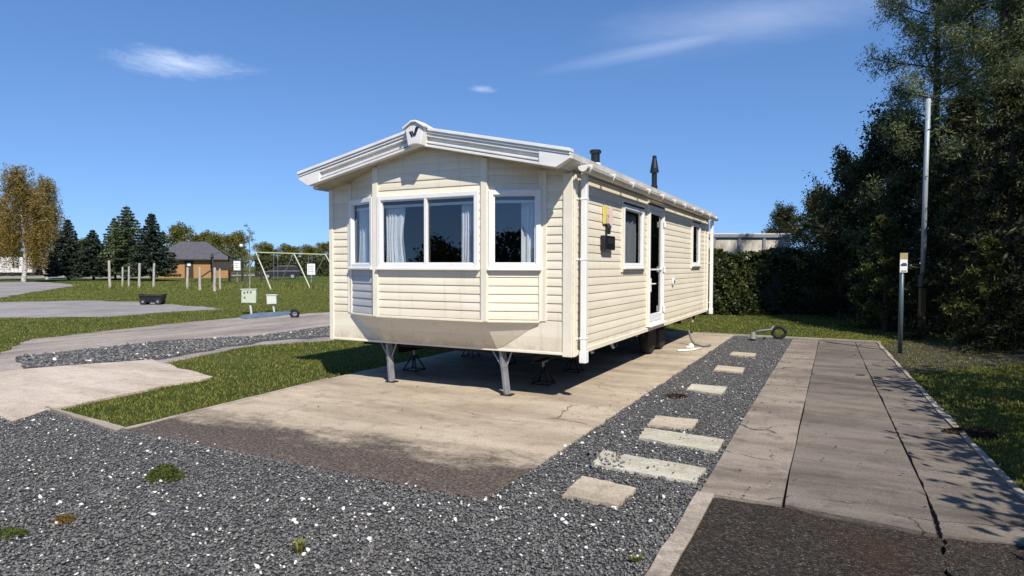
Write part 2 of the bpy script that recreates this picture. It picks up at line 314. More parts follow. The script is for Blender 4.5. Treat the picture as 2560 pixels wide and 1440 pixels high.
LF = {}
LF['grass'] = leaf_mat('grass_blade', [(0.155, 0.165, 0.021), (0.115, 0.14, 0.021), (0.185, 0.195, 0.032), (0.215, 0.20, 0.042), (0.135, 0.155, 0.023), (0.29, 0.25, 0.10)], 0.3, 0.6)
LF['dark'] = leaf_mat('dark_leaf', [(0.015, 0.022, 0.008), (0.031, 0.039, 0.012), (0.062, 0.066, 0.018), (0.024, 0.030, 0.012)], 0.25)
LF['olive'] = leaf_mat('olive_leaf', [(0.030, 0.040, 0.010), (0.060, 0.068, 0.016), (0.105, 0.100, 0.024), (0.038, 0.046, 0.014)], 0.35)
LF['pine'] = leaf_mat('pine_leaf', [(0.075, 0.105, 0.045), (0.155, 0.185, 0.07), (0.25, 0.26, 0.10), (0.10, 0.13, 0.055)], 0.45)
LF['hedge'] = leaf_mat('hedge_leaf', [(0.022, 0.036, 0.010), (0.048, 0.064, 0.017), (0.090, 0.104, 0.030), (0.034, 0.046, 0.014)], 0.15, 0.4)
LF['birch'] = leaf_mat('birch_leaf', [(0.24, 0.165, 0.025), (0.30, 0.21, 0.04), (0.19, 0.15, 0.03), (0.26, 0.15, 0.04)], 0.4)
LF['yellowgreen'] = leaf_mat('yellow_green_needles', [(0.045, 0.058, 0.012), (0.080, 0.092, 0.018), (0.12, 0.128, 0.028)], 0.35)
LF['spruce'] = leaf_mat('spruce_needles', [(0.010, 0.020, 0.012), (0.026, 0.042, 0.024), (0.055, 0.075, 0.042)], 0.1)
LF['spruce_light'] = leaf_mat('light_needles', [(0.055, 0.080, 0.036), (0.095, 0.125, 0.052), (0.14, 0.165, 0.072)], 0.2)
LF['spring'] = leaf_mat('spring_leaf', [(0.12, 0.135, 0.026), (0.18, 0.18, 0.036), (0.23, 0.21, 0.05), (0.09, 0.105, 0.024)], 0.4)
LF['moss'] = leaf_mat('moss_leaf', [(0.045, 0.070, 0.012), (0.070, 0.095, 0.018), (0.095, 0.115, 0.025)], 0.2, 0.8)
LF['moss_brown'] = leaf_mat('brown_moss', [(0.13, 0.075, 0.02), (0.19, 0.12, 0.03), (0.10, 0.075, 0.025)], 0.2, 0.8)
LF['dead'] = leaf_mat('dead_leaf', [(0.035, 0.022, 0.014), (0.06, 0.04, 0.022), (0.025, 0.018, 0.012)], 0.1, 0.8)

# ------------------------------------------------------------------ objects
def tag(o, label=None, cat=None, group=None, kind=None):
    if label: o['label'] = label
    if cat: o['category'] = cat
    if group: o['group'] = group
    if kind: o['kind'] = kind
    return o
def empty(name, loc, rz=0.0):
    o = bpy.data.objects.new(name, None); COL.objects.link(o); o.location = loc; o.rotation_euler = (0, 0, rz); o.empty_display_size = 0.2
    o['rz'] = rz; return o
def origin(o):
    p = Vector((0, 0, 0)); q = o
    while q is not None: p = p + q.location; q = q.parent
    return p
def obj(name, bm, m, parent=None, smooth=False, bevel=0.0, recalc=True):
    """bm is in world coordinates when the parent has no rotation, in the parent's own otherwise"""
    if recalc: bmesh.ops.recalc_face_normals(bm, faces=bm.faces)
    me = bpy.data.meshes.new(name); 
    if parent is not None and not parent.get('own', 0):
        bmesh.ops.translate(bm, vec=-origin(parent), verts=bm.verts)
    bm.to_mesh(me); bm.free()
    me.materials.append(m)
    if smooth:
        for p in me.polygons: p.use_smooth = True
    o = bpy.data.objects.new(name, me); COL.objects.link(o)
    if parent is not None:
        o.parent = parent
        if parent.get('own', 0): o['own'] = 1
    if bevel > 0:
        md = o.modifiers.new('bevel', 'BEVEL'); md.width = bevel; md.segments = 2; md.limit_method = 'ANGLE'
    return o
def fast(name, V, Fq, m, parent=None, smooth=False):
    me = bpy.data.meshes.new(name); k = Fq.shape[1]
    me.vertices.add(len(V)); me.vertices.foreach_set('co', np.ascontiguousarray(V, dtype=np.float32).ravel())
    me.loops.add(Fq.size); me.loops.foreach_set('vertex_index', np.ascontiguousarray(Fq, dtype=np.int32).ravel())
    me.polygons.add(len(Fq)); me.polygons.foreach_set('loop_start', np.arange(0, Fq.size, k, dtype=np.int32))
    try: me.polygons.foreach_set('loop_total', np.full(len(Fq), k, dtype=np.int32))
    except Exception: pass
    if smooth: me.polygons.foreach_set('use_smooth', np.ones(len(Fq), dtype=bool))
    me.update(calc_edges=True); me.validate(); me.materials.append(m)
    o = bpy.data.objects.new(name, me); COL.objects.link(o)
    if parent is not None: o.parent = parent
    return o
def copy_tree(o, parent=None):
    c = o.copy(); COL.objects.link(c)
    if parent is not None: c.parent = parent
    for ch in list(o.children): copy_tree(ch, c)
    return c
def box(bm, x0, x1, y0, y1, z0, z1, rot=None, piv=None):
    vs = [bm.verts.new(p) for p in ((x0, y0, z0), (x1, y0, z0), (x1, y1, z0), (x0, y1, z0), (x0, y0, z1), (x1, y0, z1), (x1, y1, z1), (x0, y1, z1))]
    for f in ((0, 3, 2, 1), (4, 5, 6, 7), (0, 1, 5, 4), (1, 2, 6, 5), (2, 3, 7, 6), (3, 0, 4, 7)): bm.faces.new([vs[i] for i in f])
    if rot is not None: bmesh.ops.rotate(bm, cent=piv or (0, 0, 0), matrix=rot, verts=vs)
    return vs
def obox(bm, c, u, n, hu, hn, hz):
    """box with axes u (horizontal), n (outward), z"""
    c, u, n = Vector(c), Vector(u).normalized(), Vector(n).normalized(); z = Vector((0, 0, 1)); vs = []
    for sz in (-1, 1):
        for (su, sn) in ((-1, -1), (1, -1), (1, 1), (-1, 1)): vs.append(bm.verts.new(c + u * hu * su + n * hn * sn + z * hz * sz))
    for f in ((0, 3, 2, 1), (4, 5, 6, 7), (0, 1, 5, 4), (1, 2, 6, 5), (2, 3, 7, 6), (3, 0, 4, 7)): bm.faces.new([vs[i] for i in f])
    return vs
def prism(bm, pts, y0, y1):
    """(x,z) outline extruded along y"""
    a = [bm.verts.new((x, y0, z)) for x, z in pts]; b = [bm.verts.new((x, y1, z)) for x, z in pts]; n = len(pts)
    bm.faces.new(a); bm.faces.new(b[::-1])
    for i in range(n): bm.faces.new((a[i], b[i], b[(i + 1) % n], a[(i + 1) % n]))
def tube(bm, pts, r, sides=8, cap=True):
    pts = [Vector(p) for p in pts]; rings = []
    rr = r if isinstance(r, (list, tuple)) else [r] * len(pts)
    for i, p in enumerate(pts):
        d = (pts[min(i + 1, len(pts) - 1)] - pts[max(i - 1, 0)]).normalized()
        a = d.cross(Vector((0, 0, 1)) if abs(d.z) < 0.95 else Vector((1, 0, 0))).normalized(); b = d.cross(a)
        rings.append([bm.verts.new(p + (a * math.cos(t) + b * math.sin(t)) * rr[i]) for t in [2 * math.pi * k / sides for k in range(sides)]])
    for i in range(len(rings) - 1):
        for k in range(sides): bm.faces.new((rings[i][k], rings[i][(k + 1) % sides], rings[i + 1][(k + 1) % sides], rings[i + 1][k]))
    if cap: bm.faces.new(rings[0][::-1]); bm.faces.new(rings[-1])
def lathe(bm, prof, c, sides=20, axis='z'):
    rings = []
    for (r, h) in prof:
        ring = []
        for k in range(sides):
            t = 2 * math.pi * k / sides; a, b = r * math.cos(t), r * math.sin(t)
            p = (a, b, h) if axis == 'z' else ((h, a, b) if axis == 'x' else (a, h, b))
            ring.append(bm.verts.new(Vector(c) + Vector(p)))
        rings.append(ring)
    for i in range(len(rings) - 1):
        for k in range(sides): bm.faces.new((rings[i][k], rings[i][(k + 1) % sides], rings[i + 1][(k + 1) % sides], rings[i + 1][k]))
    bm.faces.new(rings[0][::-1]); bm.faces.new(rings[-1])
B = bmesh.new

# ------------------------------------------------------------------ ground plan
def rough_edge(pts, step=0.12, j=0.02, seed=1):
    r = random.Random(seed); out = []
    for i in range(len(pts)):
        a, b = Vector(pts[i]), Vector(pts[(i + 1) % len(pts)]); n = max(1, min(160, int((b - a).length / step)))
        nn = Vector((-(b - a).y, (b - a).x)).normalized()
        for k in range(n):
            p = a.lerp(b, k / n)
            if k > 0: p = p + nn * r.gauss(0, j)
            out.append((p.x, p.y))
    return out
from mathutils.geometry import delaunay_2d_cdt
def cap(bm, vs, flip=False):
    """triangles inside an outline of verts, added one by one"""
    r = delaunay_2d_cdt([Vector((v.co.x, v.co.y)) for v in vs], [], [list(range(len(vs)))], 1, 1e-5)
    n = len(vs); zz = vs[0].co.z; new = {}
    def vert(i):
        o = r[3][i]
        if o: return vs[o[0]]
        if i not in new: new[i] = bm.verts.new((r[0][i].x, r[0][i].y, zz))
        return new[i]
    for f in r[2]:
        q = [vert(i) for i in f]
        if len(set(q)) < 3: continue
        try: bm.faces.new(q[::-1] if flip else q)
        except ValueError: pass
HARD = []
def sheet(name, pts, z, m, thick=0.03, step=0.12, j=0.015, seed=1, hard=True, kind='structure'):
    if hard: HARD.append(pts)
    e = rough_edge(pts, step, j, seed); bm = B()
    top = [bm.verts.new((x, y, z)) for x, y in e]; bot = [bm.verts.new((x, y, z - thick)) for x, y in e]
    cap(bm, top); n = len(e)
    for i in range(n): bm.faces.new((top[i], bot[i], bot[(i + 1) % n], top[(i + 1) % n]))
    cap(bm, bot, True)
    o = obj(name, bm, m); tag(o, kind=kind); return o
def pxs(*p): return [G(x, y) for x, y in p]

bm = B(); S = 900
vs = [bm.verts.new((x, y, -0.035)) for x, y in ((-S, -S), (S, -S), (S, S), (-S, S))]; bm.faces.new(vs)
tag(obj('ground', bm, M['lawn']), kind='structure')

PAD = [(0.61, -3.13), (0.61, 8.62), (-3.62, 8.62), (-3.62, -0.1), (-3.41, -3.1)]
sheet('concrete_pad', PAD, 0.0, M['pad'], 0.05, 0.15, 0.008, 2)
GRAV = [(1.87, 8.52), (0.60, 8.52), (0.58, -3.08), (-3.38, -3.06)] + pxs((288, 1074), (118, 1024), (28, 1054), (-10, 1034), (-220, 985)) + [(-14, -6), (-9, -12), (1.87, -12)]
sheet('gravel_yard', GRAV, -0.016, M['gravel'], 0.02, 0.2, 0.02, 3)
# neighbouring pitch on the left
sheet('neighbour_slab', pxs((-260, 985), (-10, 1033), (28, 1051), (118, 1022), (532, 940), (400, 905), (380, 897), (60, 921), (-60, 935)), -0.008, M['slab_pale'], 0.03, 0.25, 0.03, 4)
sheet('neighbour_gravel', pxs((40, 889), (240, 868), (400, 850), (640, 838), (832, 812), (900, 806), (900, 836), (660, 851), (400, 896), (60, 920)), -0.013, M['gravel'], 0.02, 0.3, 0.06, 5)
sheet('neighbour_pad', pxs((-120, 935), (-60, 900), (30, 868), (80, 845), (240, 828), (420, 808), (600, 792), (832, 778), (1000, 764), (1000, 812), (832, 848), (640, 860), (400, 905), (60, 925)), -0.022, M['pad_side'], 0.02, 0.3, 0.05, 6)
sheet('hard_standing', pxs((-300, 752), (0, 754), (230, 750), (350, 753), (480, 764), (560, 771), (420, 778), (270, 790), (0, 792), (-300, 788)), -0.022, M['road'], 0.012, 0.5, 0.15, 7)
sheet('curved_road', pxs((-300, 703), (0, 705), (60, 703), (150, 707), (196, 713), (130, 722), (60, 733), (0, 743), (-300, 765)), -0.020, M['road'], 0.012, 0.8, 0.1, 8)
sheet('far_road', pxs((-300, 690), (-100, 690), (170, 689), (420, 687), (640, 685), (900, 682), (900, 688), (640, 692), (420, 694), (170, 695), (-300, 697)), -0.021, M['road'], 0.012, 2, 0.1, 9)
# kerb strips
sheet('kerb', pxs((112, 1016), (124, 1017), (312, 1068), (292, 1078)), 0.004, M['kerb'], 0.05, 0.1, 0.006, 10)
sheet('kerb', [(-3.43, -3.1), (-3.36, -3.1), (-3.57, -0.1), (-3.64, -0.1)], 0.006, M['kerb'], 0.05, 0.15, 0.006, 11)
sheet('kerb', [(1.86, -12), (1.975, -12), (1.975, -2.31), (1.86, -2.31)], 0.006, M['kerb'], 0.06, 0.25, 0.006, 12)
sheet('kerb', [(-3.62, 8.63), (1.9, 8.60), (3.55, 8.60), (3.55, 8.70), (1.9, 8.70), (-3.62, 8.74)], 0.012, M['kerb'], 0.06, 0.25, 0.008, 13)
# path: three runs of cast slabs with open joints
J0 = [(1.862, 8.55), (1.862, 4), (1.862, 0), (1.862, -2.3)]
J1 = pxs((2048, 850), (2025, 950), (1995, 1080), (1955, 1262))
J2 = pxs((2137, 852), (2160, 905), (2200, 990), (2245, 1085), (2300, 1200), (2338, 1290), (2352, 1338))
J3 = pxs((2190, 855), (2240, 910), (2310, 988), (2380, 1065), (2470, 1160), (2560, 1250), (2640, 1345))
def yi(poly, y):
    p = sorted(poly, key=lambda q: q[1]); return float(np.interp(y, [q[1] for q in p], [q[0] for q in p]))
def slab_run(a, b, ys, z, m, g, seed):
    bm = B(); r = random.Random(seed)
    for k in range(len(ys) - 1):
        (ya0, yb0), (ya1, yb1) = ys[k], ys[k + 1]; n = 14
        left = [(yi(a, ya0 + (ya1 - ya0) * t / n) + g + r.gauss(0, 0.004), ya0 + (ya1 - ya0) * t / n + (0.009 if t == 0 else -0.009 if t == n else 0)) for t in range(n + 1)]
        right = [(yi(b, yb0 + (yb1 - yb0) * t / n) - g + r.gauss(0, 0.004), yb0 + (yb1 - yb0) * t / n + (0.009 if t == 0 else -0.009 if t == n else 0)) for t in range(n + 1)]
        zz = z + r.uniform(-0.004, 0.004)
        for i in range(n):
            q = [left[i], right[i], right[i + 1], left[i + 1]]
            bm.faces.new([bm.verts.new((x, y, zz)) for x, y in q])
        ring = left + right[::-1]
        for i in range(len(ring)):
            p, q = ring[i], ring[(i + 1) % len(ring)]
            bm.faces.new([bm.verts.new(v) for v in ((*p, zz), (*q, zz), (*q, zz - 0.05), (*p, zz - 0.05))])
    bmesh.ops.remove_doubles(bm, verts=bm.verts, dist=0.0005)
    return tag(obj('concrete_path', bm, m), kind='structure')
yA = -2.30; yB = G(1955, 1262)[1]; yC = G(2352, 1338)[1]; yD = G(2640, 1372)[1]
slab_run(J0, J1, [(yA, yB), (8.55, 8.55)], 0.0, M['path'], 0.007, 1)
slab_run(J1, J2, [(yB, yC), (8.55, 8.55)], 0.002, M['path_dirty_shaded'], 0.008, 2)
c1, c2, c3 = G(2330, 1268)[1], G(2250, 1094)[1], G(2225, 1045)[1]
slab_run(J2, J3, [(yC, yD), (c1, G(2545, 1282)[1]), (c2, G(2408, 1098)[1]), (c3, G(2362, 1046)[1]), (8.55, 8.55)], -0.002, M['path_dirty_shaded'], 0.009, 3)
PATH = [(1.86, -2.3), (1.86, 8.56)] + J3 + [(J3[-1][0], yD)]
HARD.append(PATH)
bm = B(); vs = [bm.verts.new((x, y, -0.026)) for x, y in [(1.9, 8.5), (1.9, -2.5), (J3[-1][0], -2.5)] + J3[::-1]]; cap(bm, vs)
tag(obj('path_bed', bm, M['soil']), kind='structure')
sheet('kerb', [(x - 0.005, y) for x, y in J3] + [(x + 0.05, y) for x, y in J3[::-1]], 0.010, M['kerb'], 0.05, 0.3, 0.010, 14)
FR = pxs((1752, 1237), (1955, 1266), (2120, 1304), (2345, 1341), (2560, 1362), (2700, 1378))
jj = yi(J2, yC)
sheet('mossy_tarmac', [(1.975, -12), (2.6, -12)] + [(jj - 0.30, -6.5), (jj - 0.012, yC - 0.02)] + [p for p in FR[:4][::-1] if p[0] < jj - 0.02], -0.006, M['tarmac'], 0.04, 0.06, 0.012, 15)
sheet('mossy_tarmac', [(2.62, -12), (6, -12), (6, FR[-1][1]), FR[-1], FR[-2], (jj + 0.012, yC - 0.02), (jj - 0.28, -6.5)], -0.008, M['tarmac'], 0.04, 0.06, 0.012, 16)
sheet('bare_soil', pxs((2190, 858), (2330, 846), (2560, 856), (2900, 900), (2900, 960), (2600, 905), (2420, 912), (2300, 930), (2262, 930)), -0.024, M['soil'], 0.02, 0.2, 0.08, 17, hard=False)

# ------------------------------------------------------------------ loose gravel, grass, fallen leaves
def inside(P, poly):
    x, y = P[:, 0], P[:, 1]; res = np.zeros(len(P), bool); n = len(poly)
    for i in range(n):
        x0, y0 = poly[i]; x1, y1 = poly[(i + 1) % n]
        if y0 == y1: continue
        c = ((y0 > y) != (y1 > y)) & (x < (x1 - x0) * (y - y0) / (y1 - y0) + x0); res ^= c
    return res
def wedge(n, dmin, dmax, power, margin=0.16):
    """plan points in front of the camera; power shapes how density falls with distance"""
    u = RNG.random(n); d = (dmin ** power + u * (dmax ** power - dmin ** power)) ** (1 / power)
    t = RNG.uniform(-0.805 - margin, 0.805 + margin, n); cx = t * d
    return np.stack([CAM.x + cx * CA - d * SA, CAM.y + cx * SA + d * CA], 1), d
ICO_V = None
def ico():
    bm = B(); bmesh.ops.create_icosphere(bm, subdivisions=1, radius=1.0); bm.verts.ensure_lookup_table()
    V = np.array([v.co[:] for v in bm.verts]); Fc = np.array([[v.index for v in f.verts] for f in bm.faces]); bm.free(); return V, Fc
IV, IF = ico()
def rot_rand(n, tilt=0.5):
    az = RNG.uniform(0, 2 * np.pi, n); a = RNG.normal(0, tilt, n); b = RNG.normal(0, tilt, n)
    ca, sa, cb, sb, cz, sz = np.cos(a), np.sin(a), np.cos(b), np.sin(b), np.cos(az), np.sin(az); Rm = np.zeros((n, 3, 3))
    Rm[:, 0, 0] = cz * cb; Rm[:, 0, 1] = cz * sb * sa - sz * ca; Rm[:, 0, 2] = cz * sb * ca + sz * sa
    Rm[:, 1, 0] = sz * cb; Rm[:, 1, 1] = sz * sb * sa + cz * ca; Rm[:, 1, 2] = sz * sb * ca - cz * sa
    Rm[:, 2, 0] = -sb; Rm[:, 2, 1] = cb * sa; Rm[:, 2, 2] = cb * ca
    return Rm
def stones(P, z, size, name):
    n = len(P); s = size * RNG.uniform(0.55, 1.5, (n, 1, 1)); shp = np.stack([RNG.uniform(0.8, 1.35, n), RNG.uniform(0.6, 0.95, n), RNG.uniform(0.4, 0.7, n)], 1)[:, None, :]
    V = IV[None] * (1 + RNG.normal(0, 0.24, (n, 12, 1))) * shp * s
    V = np.einsum('nij,nkj->nki', rot_rand(n, 0.4), V)
    V[:, :, :2] += P[:, None, :]; V[:, :, 2] += z + RNG.uniform(0.0, 0.012, (n, 1))
    Fc = IF[None] + (np.arange(n) * 12)[:, None, None]
    return fast(name, V.reshape(-1, 3), Fc.reshape(-1, 3), M['stone'])
P1, d1 = wedge(215000, 2.4, 17, 0.72)
k = inside(P1, GRAV); P1 = P1[k]
fr = np.stack([RNG.uniform(-3.4, 0.6, 2200), -3.16 + np.abs(RNG.normal(0, 0.13, 2200))], 1)
so = stones(np.concatenate([P1, fr]), -0.014, 0.0084, 'loose_gravel'); tag(so, kind='stuff')
so['label'] = 'dark grey gravel with scattered white chippings across the yard'; so['category'] = 'gravel'
PW, dw = wedge(2600, 2.6, 9, 1.1); PW = PW[inside(PW, GRAV)]; clump = np.sin(PW[:, 0] * 2.3 + 1) + np.sin(PW[:, 1] * 3.1 - PW[:, 0]) > RNG.uniform(-1.6, 1.8, len(PW)); PW = PW[clump][:230]
so = stones(PW, -0.006, 0.0135, 'white_chippings'); so.data.materials[0] = M['chip']; tag(so, 'larger white chippings lying loose on the dark gravel', 'gravel', kind='stuff')
PN = np.stack([RNG.uniform(-16, -3.5, 30000), RNG.uniform(-2, 12, 30000)], 1)
k = inside(PN, pxs((45, 889), (240, 869), (400, 851), (640, 839), (832, 814), (900, 810), (900, 832), (660, 850), (400, 895), (60, 919))); PN = PN[k][:6000]
so = stones(PN, -0.01, 0.026, 'loose_gravel'); tag(so, 'grey gravel strip with pale chippings on the neighbouring pitch', 'gravel', kind='stuff')

def blades(P, d, h0, name='grass'):
    n = len(P); h = h0 * RNG.uniform(0.4, 1.25, n); w = (0.0024 + 0.00036 * d) * RNG.uniform(0.7, 1.3, n); az = RNG.uniform(0, 2 * np.pi, n)
    lean = RNG.uniform(0.15, 0.95, n) * h; la = RNG.uniform(0, 2 * np.pi, n)
    dx, dy = np.cos(az) * w, np.sin(az) * w; z = np.full(n, -0.036)
    V = np.zeros((n, 5, 3)); x, y = P[:, 0], P[:, 1]; lx, ly = np.cos(la) * lean, np.sin(la) * lean
    V[:, 0] = np.stack([x - dx, y - dy, z], 1); V[:, 1] = np.stack([x + dx, y + dy, z], 1)
    V[:, 2] = np.stack([x + dx * .8 + lx * .35, y + dy * .8 + ly * .35, z + h * .65], 1); V[:, 3] = np.stack([x - dx * .8 + lx * .35, y - dy * .8 + ly * .35, z + h * .65], 1)
    V[:, 4] = np.stack([x + lx, y + ly, z + h], 1)
    i = np.arange(n)[:, None] * 5
    T = np.concatenate([i + np.array([[0, 1, 2]]), i + np.array([[0, 2, 3]]), i + np.array([[3, 2, 4]])], 0)
    return fast(name, V.reshape(-1, 3), T, LF['grass'])
P2, d2 = wedge(560000, 3.5, 46, 0.6)
bad = np.zeros(len(P2), bool)
for h in HARD: bad |= inside(P2, h)
bad |= (P2[:, 0] > -3.6) & (P2[:, 0] < 0.6) & (P2[:, 1] > -3) & (P2[:, 1] < 8.6)
bad |= (P2[:, 0] > 1.8) & (P2[:, 1] < -1.2) & (P2[:, 0] < 3.7)
bad |= (P2[:, 0] > -3.42) & (P2[:, 0] < 1.9) & (P2[:, 1] < -2.9)
bad |= (np.sin(P2[:, 0] * 1.9 + np.sin(P2[:, 1] * 1.3) * 2) + np.sin(P2[:, 1] * 2.7 + P2[:, 0]) > 1.35) & (RNG.random(len(P2)) < 0.6)
thin = (P2[:, 0] > 5.6) & (RNG.random(len(P2)) < 0.75)
P2, d2 = P2[~(bad | thin)], d2[~(bad | thin)]
tag(blades(P2, d2, 0.034), 'short green lawn grass between the concrete pitches', 'grass', kind='stuff')

def leaf_quads(C, size, asp=0.55, normal_bias=None, flat=0.0):
    n = len(C); a = RNG.normal(0, 1, (n, 3)); a /= np.linalg.norm(a, axis=1, keepdims=True)
    b = RNG.normal(0, 1, (n, 3)); 
    if normal_bias is not None: a = a * (1 - flat) + normal_bias * flat; a /= np.linalg.norm(a, axis=1, keepdims=True) + 1e-9
    b -= a * np.sum(a * b, 1, keepdims=True); b /= np.linalg.norm(b, axis=1, keepdims=True); c = np.cross(a, b)
    s = (size * RNG.uniform(0.6, 1.3, n))[:, None]
    V = np.stack([C - a * s, C + b * s * asp + a * s * 0.1, C + a * s, C - b * s * asp + a * s * 0.1], 1)
    V += (c * s * 0.25)[:, None, :] * np.array([0, 1, 0, 1])[None, :, None]
    Fq = np.arange(n * 4).reshape(n, 4); return V.reshape(-1, 3), Fq
# fallen leaves and twigs
lp = []
for poly, cnt in (([(1.86, -2.3), (1.86, 8.5), (2.2, 8.5), (2.3, -2.3)], 90), (PATH, 60), ([(0.3, -2.9), (0.62, -2.9), (0.62, 8), (0.3, 8)], 25), (pxs((1480, 1165), (1505, 1128), (1765, 1170), (1735, 1205)), 14), (pxs((1597, 1095), (1610, 1072), (1810, 1100), (1790, 1130)), 10), (PAD, 40)):
    xs = [p[0] for p in poly]; ys = [p[1] for p in poly]; Q = np.stack([RNG.uniform(min(xs), max(xs), cnt * 12), RNG.uniform(min(ys), max(ys), cnt * 12)], 1)
    lp.append(Q[inside(Q, poly)][:cnt])
lp = np.concatenate(lp); lp = np.concatenate([lp, np.full((len(lp), 1), 0.022)], 1)
V, Fq = leaf_quads(lp, 0.017, 0.6, None); V[:, 2] = 0.02 + (V[:, 2] - 0.022) * 0.4
tag(fast('fallen_leaves', V, Fq, LF['dead']), 'small brown fallen leaves scattered on the concrete path', 'leaves', kind='stuff')

# stepping slabs in the gravel
steps = [(((1405, 1240), (1455, 1192), (1590, 1222), (1545, 1265)), 'paver', 'square tan stepping slab nearest the camera in the gravel strip'),
         (((1478, 1162), (1507, 1128), (1765, 1172), (1735, 1207)), 'paver_pale', 'long pale slab with gravel spilled over its broken end'),
         (((1597, 1096), (1612, 1071), (1810, 1100), (1792, 1131)), 'paver_pale', 'long pale stepping slab just behind a small square one of the strip'),
         (((1618, 1063), (1640, 1040), (1745, 1050), (1730, 1073)), 'paver', 'small square pinkish slab directly behind the two long slabs'),
         (((1715, 975), (1730, 961), (1818, 968), (1803, 987)), 'paver_pale', 'stepping slab with a mossy corner beside the dark weed clump'),
         (((1783, 926), (1794, 914), (1862, 920), (1856, 932)), 'paver', 'second farthest stepping slab of the gravel strip'),
         (((1825, 888), (1832, 880), (1890, 884), (1886, 892)), 'paver', 'farthest stepping slab, half sunk in the gravel')]
steps[2] = (steps[2][0], steps[2][1], 'long pale stepping slab touching the concrete path, farther of two')
steps[1] = (steps[1][0], steps[1][1], 'long pale slab, nearer of two, its left end broken under gravel')
for i, (q, mm, lab) in enumerate(steps):
    e = rough_edge(pxs(*q), 0.05, 0.006, 30 + i); bm = B()
    top = [bm.verts.new((x, y, 0.008)) for x, y in e]; bot = [bm.verts.new((x, y, -0.05)) for x, y in e]; cap(bm, top)
    for t in range(len(e)): bm.faces.new((top[t], bot[t], bot[(t + 1) % len(e)], top[(t + 1) % len(e)]))
    tag(obj('stepping_slab', bm, M[mm], bevel=0.0), lab, 'paving slab', 'stepping slabs in the gravel strip')
# gravel spilled on the broken slab and the slab edges
sp = np.array(pxs(*[(RNG.uniform(1475, 1560), RNG.uniform(1135, 1175)) for _ in range(60)]))
tag(stones(sp, 0.010, 0.013, 'spilled_gravel'), 'gravel spilled on the broken left end of a long slab', 'gravel', kind='stuff')

# moss cushions and tufts on the gravel
def cushion(name, px, py, rx, ry, h, m, lab, cat, n=900, size=0.012):
    x, y = G(px, py); t = RNG.uniform(0, 2 * np.pi, n); r = np.sqrt(RNG.random(n)); f = 1 - r ** 2.2
    ang = HEAD
    lx, ly = r * np.cos(t) * rx, r * np.sin(t) * ry
    Pp = np.stack([x + lx * CA - ly * SA, y + lx * SA + ly * CA, -0.02 + h * f * RNG.uniform(0.75, 1.0, n) + 0.012], 1)
    V, Fq = leaf_quads(Pp, size, 0.5); return tag(fast(name, V, Fq, m), lab, cat)
cushion('moss_cushion', 412, 1192, 0.14, 0.095, 0.10, LF['moss'], 'round green moss cushion on the grey gravel', 'moss', 2600)
cushion('moss_patch', 160, 1300, 0.06, 0.06, 0.035, LF['moss_brown'], 'small orange brown moss patch on the gravel', 'moss', 500)
cushion('moss_patch', 15, 1332, 0.13, 0.07, 0.025, LF['moss'], 'thin green moss patch on the gravel at the left edge', 'moss', 500)
cushion('weed_clump', 1690, 990, 0.15, 0.09, 0.03, LF['dead'], 'dark dead weed clump on the gravel beside a stepping slab', 'weed', 300, 0.018)
cushion('weed_clump', 2425, 1080, 0.26, 0.13, 0.04, LF['dead'], 'dark heap of dead leaves on the grass right of the path', 'leaf heap', 700, 0.022)
def tuft(px, py, h, n, lab, spread=0.05):
    x, y = G(px, py); bm = B(); r = random.Random(px)
    for i in range(n):
        a = r.uniform(0, 6.28); l = h * r.uniform(0.6, 1.1); b0 = Vector((x + r.gauss(0, 0.008), y + r.gauss(0, 0.008), -0.015)); d = Vector((math.cos(a), math.sin(a), 0)); s = Vector((-d.y, d.x, 0)) * 0.004
        m1 = b0 + d * spread * 0.5 + Vector((0, 0, l * .7)); tip = b0 + d * spread * r.uniform(0.8, 1.5) + Vector((0, 0, l))
        vs = [bm.verts.new(p) for p in (b0 - s, b0 + s, m1 + s, m1 - s, tip)]; bm.faces.new(vs[:4]); bm.faces.new((vs[3], vs[2], vs[4]))
    return tag(obj('grass_tuft', bm, LF['grass'], recalc=False), lab, 'grass tuft')
tuft(748, 1378, 0.09, 34, 'small spiky green grass tuft alone on the gravel')
tuft(1592, 1400, 0.05, 22, 'faint green tuft on gravel beside the tarmac kerb')

# ------------------------------------------------------------------ the caravan
ZB, ZS, WX, LY = 0.55, 2.64, -3.66, 8.52
RC, RS, RK = -1.83, 0.215, 3.045          # roof centre line, slope, underside at the ridge
car = empty('static_caravan', (-1.83, 4.0, 0)); tag(car, 'cream static caravan with white gabled roof and bay window on steel legs', 'static caravan')
PIT = 0.100
PROF = [(0.0, 0.011), (0.18, 0.0108), (0.45, 0.009), (0.72, 0.005), (0.9, 0.001), (0.985, 0.0)]
def clad(bm, a, b, z0, z1, n, amp=1.0):
    a, b, n = Vector((*a, 0)), Vector((*b, 0)), Vector((*n, 0)).normalized(); pts = []
    k = math.floor((z0 - ZB) / PIT)
    while ZB + k * PIT < z1:
        zb = ZB + k * PIT
        for t, o in PROF:
            z = zb + t * PIT
            if z0 <= z <= z1: pts.append((z, o * amp))
        k += 1
    if not pts: return
    if pts[0][0] > z0 + 1e-4: pts.insert(0, (z0, pts[0][1]))
    if pts[-1][0] < z1 - 1e-4: pts.append((z1, pts[-1][1]))
    va = [bm.verts.new(a + n * o + Vector((0, 0, z))) for z, o in pts]; vb = [bm.verts.new(b + n * o + Vector((0, 0, z))) for z, o in pts]
    for i in range(len(pts) - 1): bm.faces.new((va[i], vb[i], vb[i + 1], va[i + 1]))
def roofclip(bm, up=0.02):
    for s in (-1, 1):
        bmesh.ops.bisect_plane(bm, geom=bm.verts[:] + bm.edges[:] + bm.faces[:], plane_co=(RC, 0, RK + up), plane_no=(s * RS, 0, 1), clear_outer=True)
NF = (0, -1); YB = -0.25
